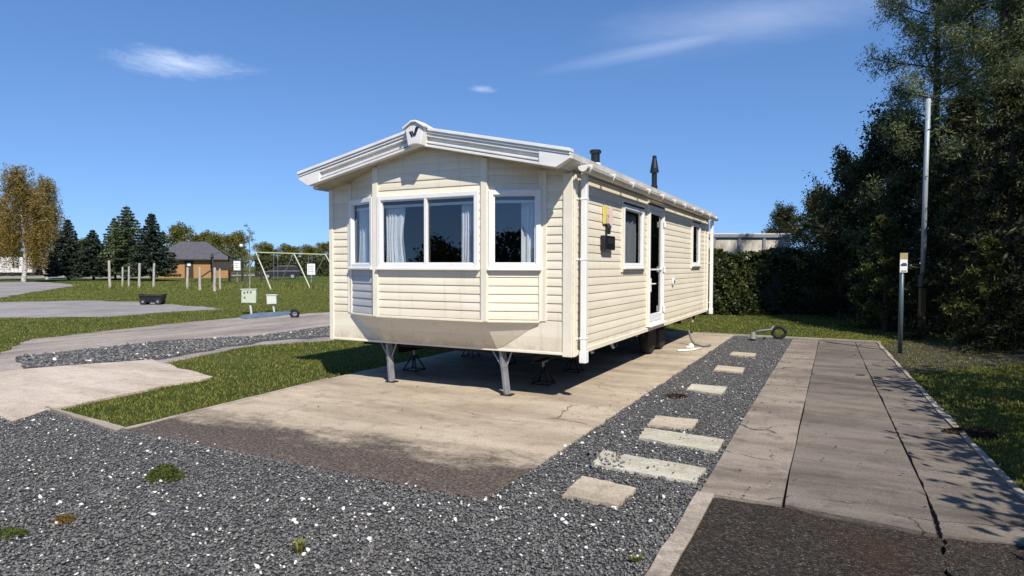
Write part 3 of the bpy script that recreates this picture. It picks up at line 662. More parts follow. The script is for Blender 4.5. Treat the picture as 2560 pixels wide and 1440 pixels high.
PR0, PR1, PL1, PL0 = (-0.375, 0), (-1.02, YB), (-2.64, YB), (-3.285, 0)
NR = Vector((0.25, -0.645)).normalized(); NL = Vector((-0.25, -0.645)).normalized()
def lerp2(a, b, t): return (a[0] + (b[0] - a[0]) * t, a[1] + (b[1] - a[1]) * t)
bm = B()
clad(bm, (WX, 0), (-3.285, 0), 0.93, 3.2, NF); clad(bm, (-0.375, 0), (0, 0), 0.93, 3.2, NF)
WZ0, WZ1 = 1.55, 2.475
clad(bm, PL1, PR1, 0.925, WZ0, NF); clad(bm, PL1, PR1, WZ1, 3.3, NF)
clad(bm, PL1, (-2.60, YB), WZ0, WZ1, NF); clad(bm, (-1.09, YB), PR1, WZ0, WZ1, NF)
clad(bm, PR1, PR0, 0.925, WZ0, NR); clad(bm, PR1, PR0, WZ1, 3.2, NR)
clad(bm, PR1, lerp2(PR1, PR0, 0.07), WZ0, WZ1, NR); clad(bm, lerp2(PR1, PR0, 0.965), PR0, WZ0, WZ1, NR)
clad(bm, PL0, PL1, WZ1, 3.2, NL); clad(bm, PL0, lerp2(PL0, PL1, 0.035), WZ0, WZ1, NL); clad(bm, lerp2(PL0, PL1, 0.93), PL1, WZ0, WZ1, NL)
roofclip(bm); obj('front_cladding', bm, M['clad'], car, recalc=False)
bm = B(); clad(bm, PL0, PL1, 0.925, WZ0, NL); o = obj('bay_panel', bm, M['clad_grey'], car, recalc=False); o['label'] = 'cladding panel under the left bay window, coloured greyer than the rest'
# side wall (facing the path) round its openings
OPEN = [(1.86, 2.90, 1.56, 2.455), (3.20, 4.18, 0.635, 2.56), (6.62, 7.46, 1.60, 2.50)]
bm = B(); NSD = (1, 0); y = 0.0
for (a, b, z0, z1) in OPEN:
    clad(bm, (0, y), (0, a), ZB, ZS + 0.02, NSD, 0.7)
    if z0 > ZB: clad(bm, (0, a), (0, b), ZB, z0, NSD, 0.7)
    clad(bm, (0, a), (0, b), z1, ZS + 0.02, NSD, 0.7); y = b
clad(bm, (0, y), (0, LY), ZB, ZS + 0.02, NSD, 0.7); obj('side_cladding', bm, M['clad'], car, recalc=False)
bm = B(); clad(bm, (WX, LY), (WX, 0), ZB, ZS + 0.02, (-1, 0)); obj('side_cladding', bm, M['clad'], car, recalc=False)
bm = B(); clad(bm, (0, LY), (WX, LY), ZB, 3.2, (0, 1)); roofclip(bm); obj('rear_cladding', bm, M['clad'], car, recalc=False)
# apron under the bay
bm = B()
def face(bm, *p): bm.faces.new([bm.verts.new(q) for q in p])
ZA = 0.93
box(bm, WX, 0, -0.012, 0.02, ZB, ZA)
Q1, Q2, Q3 = (-3.057, -0.014, ZB + .012), (-2.69, -0.02, ZB + .012), (-0.97, -0.02, ZB + .012)
t0, t1, t2, t3 = (*PL0, ZA), (*PL1, ZA - .005), (*PR1, ZA - .005), (*PR0, ZA)
t0 = (t0[0], -0.014, t0[2]); t3 = (t3[0], -0.014, t3[2])
face(bm, t0, t1, Q2, Q1); face(bm, t1, t2, Q3, Q2); face(bm, t2, t3, Q3)
face(bm, t0, t3, t2, t1)
obj('apron', bm, M['apron'], car)
# corner posts and vertical trims
bm = B()
def post(c, n, w, z0, z1, d=0.022, off=0.0):
    n = Vector((*n, 0)).normalized(); u = Vector((-n.y, n.x, 0)); obox(bm, Vector((c[0], c[1], (z0 + z1) / 2)) + n * (d / 2 + off - 0.001), u, n, w / 2, d / 2, (z1 - z0) / 2)
post((-0.055, 0), NF, 0.12, ZB - 0.02, ZS + 0.01, 0.026); post((0, 0.045), NSD, 0.085, ZB - 0.02, ZS, 0.024)
post((-3.625, 0), NF, 0.07, ZB - 0.01, ZS, 0.026); post((WX, 0.045), (-1, 0), 0.085, ZB, ZS, 0.024)
post((0, LY - 0.05), NSD, 0.10, ZB, ZS, 0.024); post((0, LY - 0.42), NSD, 0.07, ZB, ZS, 0.020)
post((-0.355, 0), NF, 0.065, ZA, 2.70, 0.024); post((-3.30, 0), NF, 0.055, ZA, 2.70, 0.024)
for x, zt in ((-1.02, 2.855), (-2.64, 2.855)):
    post((x, YB), NF, 0.085, ZA - .01, zt, 0.030)
post(lerp2(PR1, PR0, 0.03), NR, 0.05, ZA - .01, 2.84, 0.028); post(lerp2(PR1, PR0, 0.965), NR, 0.05, ZA, 2.70, 0.024)
post(lerp2(PL1, PL0, 0.03), NL, 0.05, ZA - .01, 2.84, 0.028); post(lerp2(PL1, PL0, 0.965), NL, 0.05, ZA, 2.70, 0.024)
# lower edge rails
obox(bm, (RC, -0.016, ZB + 0.012), (1, 0, 0), (0, -1, 0), 1.80, 0.008, 0.016)
obox(bm, (0.018, LY / 2, ZB + 0.02), (0, 1, 0), (1, 0, 0), LY / 2 - 0.1, 0.010, 0.030)
obj('corner_trim', bm, M['trim'], car, bevel=0.006)
bm = B()
obox(bm, (RC, YB - 0.018, ZA - 0.004), (1, 0, 0), (0, -1, 0), 0.80, 0.012, 0.014)
for p, q, n in ((PR1, PR0, NR), (PL1, PL0, NL)):
    c = lerp2(p, q, 0.5); obox(bm, Vector((*c, ZA - 0.004)) + Vector((*n, 0)) * 0.018, Vector((q[0] - p[0], q[1] - p[1], 0)), Vector((*n, 0)), 0.31, 0.012, 0.013)
obj('bay_sill', bm, M['trim'], car, bevel=0.004)

# windows
def window(a, b, z0, z1, n, fw=0.058, mull=(), name='window', sill=True, d=0.05, vent=False, outer=0.0):
    a, b, n = Vector((*a, 0)), Vector((*b, 0)), Vector((*n, 0)).normalized(); u = (b - a).normalized(); w = (b - a).length; zc = (z0 + z1) / 2; z = Vector((0, 0, 1))
    bm = B(); off = n * 0.018
    for s in (0, 1): obox(bm, a + u * (fw / 2 + s * (w - fw)) + z * zc + off, u, n, fw / 2, d / 2, (z1 - z0) / 2)
    obox(bm, a + u * w / 2 + z * (z1 - fw / 2) + off, u, n, w / 2 - fw, d / 2 - .002, fw / 2)
    obox(bm, a + u * w / 2 + z * (z0 + fw / 2) + off, u, n, w / 2 - fw, d / 2 - .002, fw / 2)
    o = obj(name, bm, M['white'], car, bevel=0.006)
    if sill:
        bm = B(); obox(bm, a + u * w / 2 + z * (z0 - 0.006) + n * 0.034, u, n, w / 2 + 0.01, 0.032, 0.014); obj('sill', bm, M['white'], o, bevel=0.004)
    g0, g1 = fw, w - fw; bars = [g0] + [m * w for m in mull] + [g1]
    for m in mull:
        bm = B(); obox(bm, a + u * m * w + z * zc + n * 0.016, u, n, 0.02, 0.022, (z1 - z0) / 2 - fw); obj('mullion', bm, M['white'], o, bevel=0.004)
    # inner sash line
    bm = B(); sw = 0.016
    for i in range(len(bars) - 1):
        p, q = bars[i], bars[i + 1]
        for s in (p + sw / 2, q - sw / 2): obox(bm, a + u * s + z * zc + n * 0.004, u, n, sw / 2, 0.016, (z1 - z0) / 2 - fw)
        for s in (z0 + fw + sw / 2, z1 - fw - sw / 2): obox(bm, a + u * (p + q) / 2 + z * s + n * 0.004, u, n, (q - p) / 2 - sw, 0.015, sw / 2)
    obj('sash', bm, M['white'], o)
    bm = B()
    for i in range(len(bars) - 1):
        p, q = bars[i], bars[i + 1]; c = a - n * 0.004
        face(bm, c + u * p + z * (z0 + fw), c + u * q + z * (z0 + fw), c + u * q + z * (z1 - fw), c + u * p + z * (z1 - fw))
    obj('pane', bm, M['glass'], o, recalc=False)
    return o
window((-2.60, YB), (-1.09, YB), WZ0, WZ1, NF, mull=(0.5,))
window(lerp2(PR1, PR0, 0.07), lerp2(PR1, PR0, 0.965), WZ0, WZ1, NR)
window(lerp2(PL0, PL1, 0.035), lerp2(PL0, PL1, 0.93), WZ0, WZ1, NL)
for (a, b, z0, z1) in (OPEN[0], OPEN[2]):
    o = window((0, a), (0, b), z0, z1, NSD, fw=0.055, d=0.034)
    bm = B(); zc = (z0 + z1) / 2
    for yy in (a - 0.03, b + 0.03): obox(bm, (0.016, yy, zc), (0, 1, 0), (1, 0, 0), 0.028, 0.012, (z1 - z0) / 2 + 0.06)
    obox(bm, (0.026, (a + b) / 2, z1 + 0.045), (0, 1, 0), (1, 0, 0), (b - a) / 2 + 0.02, 0.026, 0.016)
    obj('surround', bm, M['trim'], o, bevel=0.004)
    bm = B(); obox(bm, (0.030, (a + b) / 2, z1 + 0.022), (0, 1, 0), (1, 0, 0), (b - a) / 2, 0.012, 0.007); obj('drip_rail', bm, M['black'], o)
# door
a, b, z0, z1 = OPEN[1]
bm = B(); fw = 0.055
for yy in (a + fw / 2, b - fw / 2): obox(bm, (0.018, yy, (z0 + z1) / 2), (0, 1, 0), (1, 0, 0), fw / 2, 0.028, (z1 - z0) / 2)
obox(bm, (0.018, (a + b) / 2, z1 - fw / 2), (0, 1, 0), (1, 0, 0), (b - a) / 2 - fw, 0.026, fw / 2)
obox(bm, (0.018, (a + b) / 2, z0 + 0.02), (0, 1, 0), (1, 0, 0), (b - a) / 2 - fw, 0.026, 0.02)
dr = obj('door_frame', bm, M['white'], car, bevel=0.006)
bm = B()
for yy in (a - 0.03, b + 0.03): obox(bm, (0.016, yy, (z0 + z1) / 2), (0, 1, 0), (1, 0, 0), 0.028, 0.012, (z1 - z0) / 2 + 0.02)
obox(bm, (0.026, (a + b) / 2, z1 + 0.045), (0, 1, 0), (1, 0, 0), (b - a) / 2 + 0.02, 0.026, 0.016); obj('surround', bm, M['trim'], dr, bevel=0.004)
bm = B(); obox(bm, (0.030, (a + b) / 2, z1 + 0.022), (0, 1, 0), (1, 0, 0), (b - a) / 2, 0.012, 0.007); obj('drip_rail', bm, M['black'], dr)
bm = B(); obox(bm, (0.045, (a + b) / 2, z0 - 0.012), (0, 1, 0), (1, 0, 0), (b - a) / 2 + 0.03, 0.05, 0.012); obj('threshold', bm, M['white'], dr, bevel=0.004)
bm = B(); dw = 0.042; y0, y1, q0, q1 = a + fw + .008, b - fw - .008, z0 + 0.048, z1 - fw - .008
for yy in (y0 + dw / 2, y1 - dw / 2): obox(bm, (0.006, yy, (q0 + q1) / 2), (0, 1, 0), (1, 0, 0), dw / 2, 0.022, (q1 - q0) / 2)
for zz, h in ((q0 + 0.06, 0.06), (q1 - 0.03, 0.03), (1.53, 0.014)): obox(bm, (0.006, (a + b) / 2, zz), (0, 1, 0), (1, 0, 0), (y1 - y0) / 2 - dw, 0.020, h)
door = obj('door', bm, M['white'], car, bevel=0.005)
bm = B(); face(bm, (0.0, y0 + dw, q0 + .12), (0.0, y1 - dw, q0 + .12), (0.0, y1 - dw, q1 - .06), (0.0, y0 + dw, q1 - .06)); obj('pane', bm, M['glass'], door, recalc=False)
bm = B(); obox(bm, (0.034, y0 + 0.05, 1.28), (0, 1, 0), (1, 0, 0), 0.02, 0.008, 0.11); tube(bm, [(0.045, y0 + 0.05, 1.30), (0.075, y0 + 0.05, 1.30), (0.08, y0 + 0.18, 1.30)], 0.010, 8); obj('handle', bm, M['white'], door)
for zz in (0.85, 1.53, 2.30):
    bm = B(); lathe(bm, [(0.016, -0.05), (0.02, -0.045), (0.02, 0.045), (0.016, 0.05)], (0.055, b - 0.055, zz), 10); obj('hinge', bm, M['white'], dr)
# wall fittings
bm = B(); lathe(bm, [(0.075, 0.0), (0.075, 0.022), (0.055, 0.034), (0.03, 0.03)], (0.012, 4.95, 1.30), 20, 'x'); v = obj('flue_vent', bm, M['white'], car, bevel=0.003)
bm = B(); lathe(bm, [(0.028, 0.0), (0.028, 0.012)], (0.038, 4.95, 1.30), 14, 'x'); obj('vent_hole', bm, M['black'], v)
wl = bm = B(); obox(bm, (0.045, 1.12, 1.885), (0, 1, 0), (1, 0, 0), 0.20, 0.035, 0.092); tube(bm, [(0.04, 1.13, 2.00), (0.045, 1.13, 2.08), (0.03, 1.13, 2.13)], 0.035, 10)
o = obj('wall_lantern', bm, M['black'], car, bevel=0.012); o['label'] = 'black wall lantern beside the side window'
bm = B(); obox(bm, (0.0825, 1.13, 1.905), (0, 1, 0), (1, 0, 0), 0.10, 0.003, 0.035); obj('lantern_glass', bm, M['car_glass'], o)
bm = B(); obox(bm, (0.024, 1.07, 2.245), (0, 1, 0), (1, 0, 0), 0.075, 0.006, 0.115); o = obj('yellow_sticker', bm, M['yellow'], car)
bm = B(); obox(bm, (0.024, 1.30, 2.235), (0, 1, 0), (1, 0, 0), 0.055, 0.006, 0.115); obj('pink_sticker', bm, M['pink'], car)
bm = B(); obox(bm, (0.033, 1.10, 2.20), (0, 1, 0), (1, 0, 0), 0.022, 0.004, 0.06); obj('sticker_print', bm, M['soffit'], car)

# roof
def rz(x): return RK - RS * abs(x - RC)
HW = 1.97
bm = B()
for s in (-1, 1):
    prism(bm, [(RC, RK + 0.005), (RC + s * 1.80, RK - RS * 1.80 + 0.005), (RC + s * (HW - .03), RK - RS * (HW - .03) + 0.13), (RC + s * (HW - .03), RK - RS * (HW - .03) + 0.195), (RC, RK + 0.195)], -0.36, LY + 0.14)
obj('roof', bm, M['roof'], car)
bm = B()
for s in (-1, 1):
    prism(bm, [(RC, RK - 0.004), (RC + s * 1.80, RK - RS * 1.80 - 0.004), (RC + s * 1.80, RK - RS * 1.80 + 0.004), (RC, RK + 0.004)], -0.35, LY + 0.12)
obj('soffit', bm, M['soffit'], car)
for s in (-1, 1):
    def sl(a, b, h0, h1, y0, y1): prism(bm, [(RC + s * a, RK - RS * a + h0), (RC + s * b, RK - RS * b + h0), (RC + s * b, RK - RS * b + h1), (RC + s * a, RK - RS * a + h1)], y0, y1)
    bm = B()
    sl(0.05, 1.60, -0.002, 0.16, -0.385, -0.352)
    sl(0.0, HW, 0.155, 0.185, -0.455, -0.355); sl(0.0, HW + 0.005, 0.186, 0.222, -0.470, -0.355)
    sl(0.05, 1.60, 0.118, 0.153, -0.440, -0.386); sl(0.05, 1.60, 0.040, 0.066, -0.430, -0.386); sl(0.05, 1.60, -0.006, 0.022, -0.442, -0.386)
    a = 1.60; prism(bm, [(RC + s * a, RK - RS * a - .006), (RC + s * 1.80, RK - RS * 1.80 - 0.006), (RC + s * HW, RK - RS * HW + 0.12), (RC + s * HW, RK - RS * HW + 0.153), (RC + s * a, RK - RS * a + .153)], -0.445, -0.352)
    obj('fascia', bm, M['fascia'], car, bevel=0.004)
# keystone with its emblem
bm = B(); prism(bm, [(RC - .135, 3.235), (RC - .03, 3.30), (RC + .03, 3.30), (RC + .135, 3.235), (RC + .095, 3.02), (RC + 0.03, 3.035), (RC - 0.03, 3.035), (RC - .095, 3.02)], -0.535, -0.36)
ks = obj('keystone', bm, M['fascia'], car, bevel=0.012)
bm = B(); prism(bm, [(RC - .16, 3.245), (RC - .035, 3.318), (RC + .035, 3.318), (RC + .16, 3.245), (RC + .155, 3.222), (RC + .03, 3.296), (RC - .03, 3.296), (RC - .155, 3.222)], -0.56, -0.36); obj('keystone_cap', bm, M['fascia'], ks, bevel=0.004)
bm = B()
def lg(*p): prism(bm, [(RC + 0.006 + (x - 1000) / 2118, 3.19 + (440 - y) / 2380) for x, y in p], -0.541, -0.534)
lg((840, 440), (880, 425), (950, 585), (920, 605)); lg((905, 425), (940, 420), (985, 520), (965, 560)); lg((965, 565), (1040, 330), (1075, 322), (1000, 580)); lg((1012, 580), (1085, 322), (1140, 322), (1035, 570))
o = obj('emblem', bm, M['black'], ks); o['label'] = 'black slanted W shaped emblem'
# gutters and downpipes
for s, xg in ((1, 0.158), (-1, WX - 0.158)):
    bm = B(); zg = 2.70; n = 9; R = 0.058
    pr = [(xg + R * math.cos(math.pi + math.pi * k / (n - 1)), zg + R * 1.05 * math.sin(math.pi + math.pi * k / (n - 1))) for k in range(n)]
    pi = [(xg + (R - .006) * math.cos(math.pi + math.pi * k / (n - 1)), zg + (R - .006) * math.sin(math.pi + math.pi * k / (n - 1))) for k in range(n)]
    prism(bm, pr + pi[::-1], -0.10, LY + 0.14); g = obj('gutter', bm, M['gutter'], car)
    if s == 1:
        for k in range(11):
            yy = 0.02 + k * 0.835; bm = B(); R2 = R + 0.014
            p2 = [(xg + R2 * math.cos(math.pi + math.pi * t / (n - 1)), zg + 0.012 + R2 * 1.05 * math.sin(math.pi + math.pi * t / (n - 1))) for t in range(n)]
            prism(bm, [(p2[0][0] - .03, zg + .03)] + p2 + [(p2[-1][0], zg + .03)], yy - 0.020, yy + 0.020); obj('gutter_bracket', bm, M['white'], g)
    bm = B(); prism(bm, pr, -0.112, -0.1005); obj('gutter_end', bm, M['white'], g)
for yy, zb in ((0.15, 0.50), (LY + 0.02, 0.52)):
    bm = B(); obox(bm, (0.085, yy, (zb + 2.66) / 2), (0, 1, 0), (1, 0, 0), 0.040, 0.036, (2.66 - zb) / 2); o = obj('downpipe', bm, M['white'], car, bevel=0.012)
    for zz in (0.74, 1.66, 2.36):
        bm = B(); obox(bm, (0.083, yy, zz), (0, 1, 0), (1, 0, 0), 0.044, 0.041, 0.012); obox(bm, (0.026, yy - 0.07, zz), (0, 1, 0), (1, 0, 0), 0.03, 0.008, 0.012); obj('pipe_clip', bm, M['white'], o, bevel=0.004)
    bm = B(); obox(bm, (0.085, yy, zb + 0.02), (0, 1, 0), (1, 0, 0), 0.048, 0.044, 0.07); obj('pipe_shoe', bm, M['white'], o, bevel=0.01)
# flues on the roof
def roofz(x): return RK - RS * abs(x - RC) + 0.19
x, y = -0.55, 2.28; z = roofz(x)
bm = B(); lathe(bm, [(0.105, -0.05), (0.105, 0.02), (0.09, 0.05), (0.076, 0.165)], (x, y, z), 24); fl = obj('flue_base', bm, M['white'], car, smooth=True)
bm = B(); lathe(bm, [(0.066, 0.14), (0.066, 0.30), (0.080, 0.305), (0.088, 0.32), (0.088, 0.345), (0.076, 0.36)], (x, y, z), 24); obj('flue_cowl', bm, M['black'], fl)
x, y = -0.55, 5.72; z = roofz(x)
bm = B(); lathe(bm, [(0.10, -0.05), (0.10, 0.02), (0.078, 0.09), (0.07, 0.14)], (x, y, z), 24); fl = obj('flue_base', bm, M['white'], car, smooth=True)
bm = B(); lathe(bm, [(0.064, 0.08), (0.064, 0.22), (0.052, 0.23), (0.052, 0.46), (0.086, 0.475), (0.086, 0.52), (0.076, 0.53), (0.076, 0.56), (0.042, 0.75), (0.040, 0.80), (0.03, 0.81)], (x, y, z), 24); obj('flue_cowl', bm, M['black'], fl)

# inside
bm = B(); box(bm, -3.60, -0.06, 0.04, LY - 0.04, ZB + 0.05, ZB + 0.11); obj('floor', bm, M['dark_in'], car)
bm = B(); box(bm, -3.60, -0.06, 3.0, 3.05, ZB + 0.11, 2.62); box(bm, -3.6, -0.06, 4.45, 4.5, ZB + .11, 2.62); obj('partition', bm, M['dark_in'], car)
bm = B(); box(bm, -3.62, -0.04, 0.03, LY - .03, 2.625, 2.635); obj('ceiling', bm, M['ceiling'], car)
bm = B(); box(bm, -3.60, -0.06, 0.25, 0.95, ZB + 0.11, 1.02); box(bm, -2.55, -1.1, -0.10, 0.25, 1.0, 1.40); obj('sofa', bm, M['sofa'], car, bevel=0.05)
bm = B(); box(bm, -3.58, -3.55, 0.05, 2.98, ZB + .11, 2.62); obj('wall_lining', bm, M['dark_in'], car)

# curtains (hang inside the windows)
def curtain(a, b, z0, z1, n, lab, m='curtain', folds=5, amp=0.022, pinch=0.0):
    a, b, n = Vector((*a, 0)), Vector((*b, 0)), Vector((*n, 0)).normalized(); u = (b - a); bm = B(); nx, nz = folds * 8, 10; rows = []
    r = random.Random(lab)
    ph = [r.uniform(-.5, .5) for _ in range(folds + 1)]
    for j in range(nz + 1):
        t = j / nz; row = []; sq = 1 - pinch * math.sin(math.pi * min(1, max(0, (1 - t)))) ** 2
        for i in range(nx + 1):
            s = i / nx; w = (math.sin((s + 0.06 * math.sin(s * 7 + ph[0] * 5)) * folds * 2 * math.pi + ph[1] * 2.2 * t) * (0.65 + 0.5 * math.sin(s * 9 + ph[2] * 6)) + 0.35 * math.sin(s * folds * 15 + 3 * t)) * amp
            row.append(bm.verts.new(a + u * (s * sq) - n * (0.085 + w) + Vector((0, 0, z0 + (z1 - z0) * t))))
        rows.append(row)
    for j in range(nz):
        for i in range(nx): bm.faces.new((rows[j][i], rows[j][i + 1], rows[j + 1][i + 1], rows[j + 1][i]))
    o = obj('curtain', bm, M[m], smooth=True, recalc=False)
    return tag(o, lab, 'curtain', 'curtains in the caravan windows')
zt = 2.36
curtain((-2.54, YB), (-2.22, YB), 1.58, zt, NF, 'white curtain at the left end of the wide bay window', pinch=0.12)
curtain((-1.16, YB), (-1.40, YB), 1.58, zt, NF, 'white curtain at the right end of the wide bay window')
curtain(lerp2(PR1, PR0, 0.93), lerp2(PR1, PR0, 0.62), 1.58, zt, NR, 'white curtain in the right angled bay window', folds=4)
curtain(lerp2(PL0, PL1, 0.12), lerp2(PL0, PL1, 0.50), 1.58, zt, NL, 'white curtain in the narrow left angled bay window', folds=4)
curtain((0, 2.20), (0, 2.82), 1.6, 2.36, NSD, 'grey curtain in the side window near the door', m='curtain_grey', folds=4)
bm = B()
for p, q, n in (((-2.56, YB), (-1.13, YB), NF), (lerp2(PR1, PR0, 0.1), lerp2(PR1, PR0, 0.94), NR), (lerp2(PL0, PL1, 0.06), lerp2(PL0, PL1, 0.9), NL)):
    n3 = Vector((*Vector(n).normalized(), 0)); c = Vector((*lerp2(p, q, 0.5), 2.345)) - n3 * 0.05
    obox(bm, c, Vector((q[0] - p[0], q[1] - p[1], 0)), n3, (Vector(q) - Vector(p)).length / 2, 0.012, 0.016)
obj('curtain_rail', bm, M['white'], car)

# chassis
bm = B()
for x in (-0.75, -2.91):
    box(bm, x - 0.05, x + 0.05, 0.55, LY - 0.2, 0.33, 0.345); box(bm, x - 0.008, x + 0.008, 0.55, LY - 0.2, 0.345, 0.535); box(bm, x - 0.05, x + 0.05, 0.55, LY - 0.2, 0.535, 0.549)
for y in (0.6, 2.0, 3.4, 4.8, 6.2, 7.6): box(bm, -3.55, -0.1, y - 0.03, y + 0.03, 0.42, 0.53)
obj('chassis', bm, M['steel_dark'], car)
for yy in (4.55, 5.30):
    for x in (-0.34, -3.32):
        bm = B(); lathe(bm, [(0.20, -0.09), (0.285, -0.085), (0.305, -0.05), (0.305, 0.05), (0.285, 0.085), (0.20, 0.09)], (x, yy, 0.305), 28, 'x'); w = obj('tyre', bm, M['rubber'], car, smooth=False)
        bm = B(); lathe(bm, [(0.06, -0.075), (0.19, -0.07), (0.2, -0.05), (0.2, 0.05), (0.19, 0.07), (0.06, 0.075)], (x, yy, 0.305), 24, 'x'); obj('rim', bm, M['steel_dark'], w)
    bm = B(); tube(bm, [(-0.34, yy, 0.305), (-3.32, yy, 0.305)], 0.03, 8); obj('axle', bm, M['steel_dark'], car)
# front legs
for (xb, yb, xt, yt) in ((-0.87, 0.05, -0.955, 0.075), (-2.67, 0.10, -2.735, 0.12)):
    bm = B(); b0, t0 = Vector((xb, yb, 0)), Vector((xt, yt, ZB)); d = (t0 - b0)
    for k in range(4):
        pass
    m4 = Matrix.Translation((b0 + t0) / 2) @ d.to_track_quat('Z', 'Y').to_matrix().to_4x4()
    vs = bmesh.ops.create_cube(bm, size=1)['verts']
    for v in vs: v.co = m4 @ Vector((v.co.x * 0.085, v.co.y * 0.05, v.co.z * (d.length)))
    lg_ = obj('leg', bm, M['galv'], car, bevel=0.008)
    bm = B()
    for s in (-1, 1): tube(bm, [b0 + d * 0.62 + Vector((s * 0.03, 0, 0)), t0 + Vector((s * 0.13, 0.0, -0.02))], 0.011, 6)
    obj('leg_brace', bm, M['galv'], lg_)
    bm = B(); box(bm, xb - 0.07, xb + 0.07, yb - 0.06, yb + 0.06, 0.002, 0.014); obj('foot_plate', bm, M['steel_dark'], lg_)
# pipes hanging under the floor
for (x, y, l) in ((-0.12, 0.95, 0.09), (-0.10, 1.75, 0.12), (-0.12, 3.0, 0.07), (-0.10, 7.2, 0.16)):
    bm = B(); tube(bm, [(x, y, ZB), (x, y, ZB - l * .6), (x + .03, y, ZB - l)], 0.022, 8); obj('waste_pipe', bm, M['white'], car)
# axle stands (stand by themselves under the chassis)
def stand_bm():
    bm = B(); h = 0.33
    for k in range(4):
        a = math.pi / 4 + k * math.pi / 2; tube(bm, [(0.17 * math.cos(a), 0.17 * math.sin(a), 0.012), (0.03 * math.cos(a), 0.03 * math.sin(a), h * .75)], 0.011, 6)
    p = [(0.17 * math.cos(math.pi / 4 + k * math.pi / 2), 0.17 * math.sin(math.pi / 4 + k * math.pi / 2), 0.03) for k in range(4)]
    for k in range(4): tube(bm, [p[k], p[(k + 1) % 4]], 0.008, 6)
    return bm
for i, (x, y, lab) in enumerate(((-0.75, 0.85, 'dark steel axle stand under caravan just behind the right front leg'), (-2.91, 0.95, 'dark steel axle stand under caravan behind the left front leg'), (-0.75, 1.95, 'axle stand deeper under the caravan, behind the one by right leg'), (-2.91, 2.6, 'axle stand deep under the left side of the caravan'), (-2.0, 2.2, 'thin axle stand standing alone in the middle under caravan'))):
    st = empty('axle_stand', (x, y, 0.002)); st['own'] = 1; tag(st, lab, 'axle stand', 'axle stands under the caravan')
    obj('stand_frame', stand_bm(), M['steel_dark'], st)
    bm = B(); tube(bm, [(0, 0, 0.24), (0, 0, 0.315)], 0.018, 8); box(bm, -0.05, 0.05, -0.05, 0.05, 0.312, 0.327); obj('screw_head', bm, M['galv'], st)

# rear odds and ends
bm = B(); tube(bm, [(0.05, 6.2, 0.30), (0.12, 6.15, 0.12), (0.22, 6.0, 0.04), (0.40, 5.9, 0.028), (0.50, 6.1, 0.028)], 0.022, 8); tag(obj('waste_hose', bm, M['hose'], smooth=True), 'pale curved waste hose running out from under the caravan rear', 'hose')
bm = B(); tube(bm, [(0.10, 5.0, 0.024), (0.30, 5.25, 0.024), (0.42, 5.6, 0.024)], 0.02, 8); tag(obj('pipe_length', bm, M['white'], smooth=True), 'short white pipe lying on the pad by the caravan wheels', 'pipe')
bm = B(); lathe(bm, [(0.05, 0), (0.06, 0.03), (0.05, 0.07), (0.02, 0.085)], (0.20, 5.72, 0.002), 14); box(bm, 0.12, 0.24, 5.66, 5.72, 0.003, 0.04); tag(obj('pipe_fitting', bm, M['white'], bevel=0.004), 'small white pipe fitting lying on the pad behind the wheels', 'pipe fitting')
hx, hy = G(1882, 850); h2x, h2y = G(1945, 846)
dz = empty('drain_hose', (hx, hy, 0)); tag(dz, 'grey drain hose with black coil lying at the gravel strip end', 'hose')
bm = B(); tube(bm, [(hx, hy, 0.01), (hx, hy + .05, 0.16)], [0.07, 0.05], 12); obj('connector', bm, M['hose'], dz)
bm = B(); tube(bm, [(hx, hy + .05, 0.15), (hx + 0.15, hy + 0.1, 0.20), (hx + .35, hy + .15, 0.23), (h2x - 0.1, h2y + 0.05, 0.26), (h2x, h2y, 0.20)], 0.022, 8); obj('tube', bm, M['hose'], dz, smooth=True)
bm = B(); ring = [(h2x + 0.02 + 0.13 * math.cos(t), h2y, 0.14 + 0.12 * math.sin(t)) for t in [2 * math.pi * k / 16 for k in range(17)]]; tube(bm, ring, 0.038, 8); obj('coil', bm, M['rubber'], dz, smooth=True)

# ------------------------------------------------------------------ vegetation
def np_tube(pts, radii, sides=5):
    pts = np.asarray(pts, float); n = len(pts); d = np.gradient(pts, axis=0); d /= np.linalg.norm(d, axis=1, keepdims=True) + 1e-9
    ref = np.where(np.abs(d[:, 2:3]) > 0.9, np.array([[1.0, 0, 0]]), np.array([[0, 0, 1.0]])); a = np.cross(d, ref); a /= np.linalg.norm(a, axis=1, keepdims=True) + 1e-9; b = np.cross(d, a)
    t = np.arange(sides) * 2 * np.pi / sides; r = np.asarray(radii, float)[:, None, None]
    V = pts[:, None] + r * (a[:, None] * np.cos(t)[None, :, None] + b[:, None] * np.sin(t)[None, :, None])
    Fq = []
    for i in range(n - 1):
        for k in range(sides): Fq.append((i * sides + k, i * sides + (k + 1) % sides, (i + 1) * sides + (k + 1) % sides, (i + 1) * sides + k))
    return V.reshape(-1, 3), np.array(Fq)
class Acc:
    def __init__(s): s.V = []; s.F = []; s.n = 0
    def add(s, V, Fq): s.V.append(V); s.F.append(Fq + s.n); s.n += len(V)
    def build(s, name, m, parent, smooth=False): return fast(name, np.concatenate(s.V), np.concatenate(s.F), m, parent, smooth)
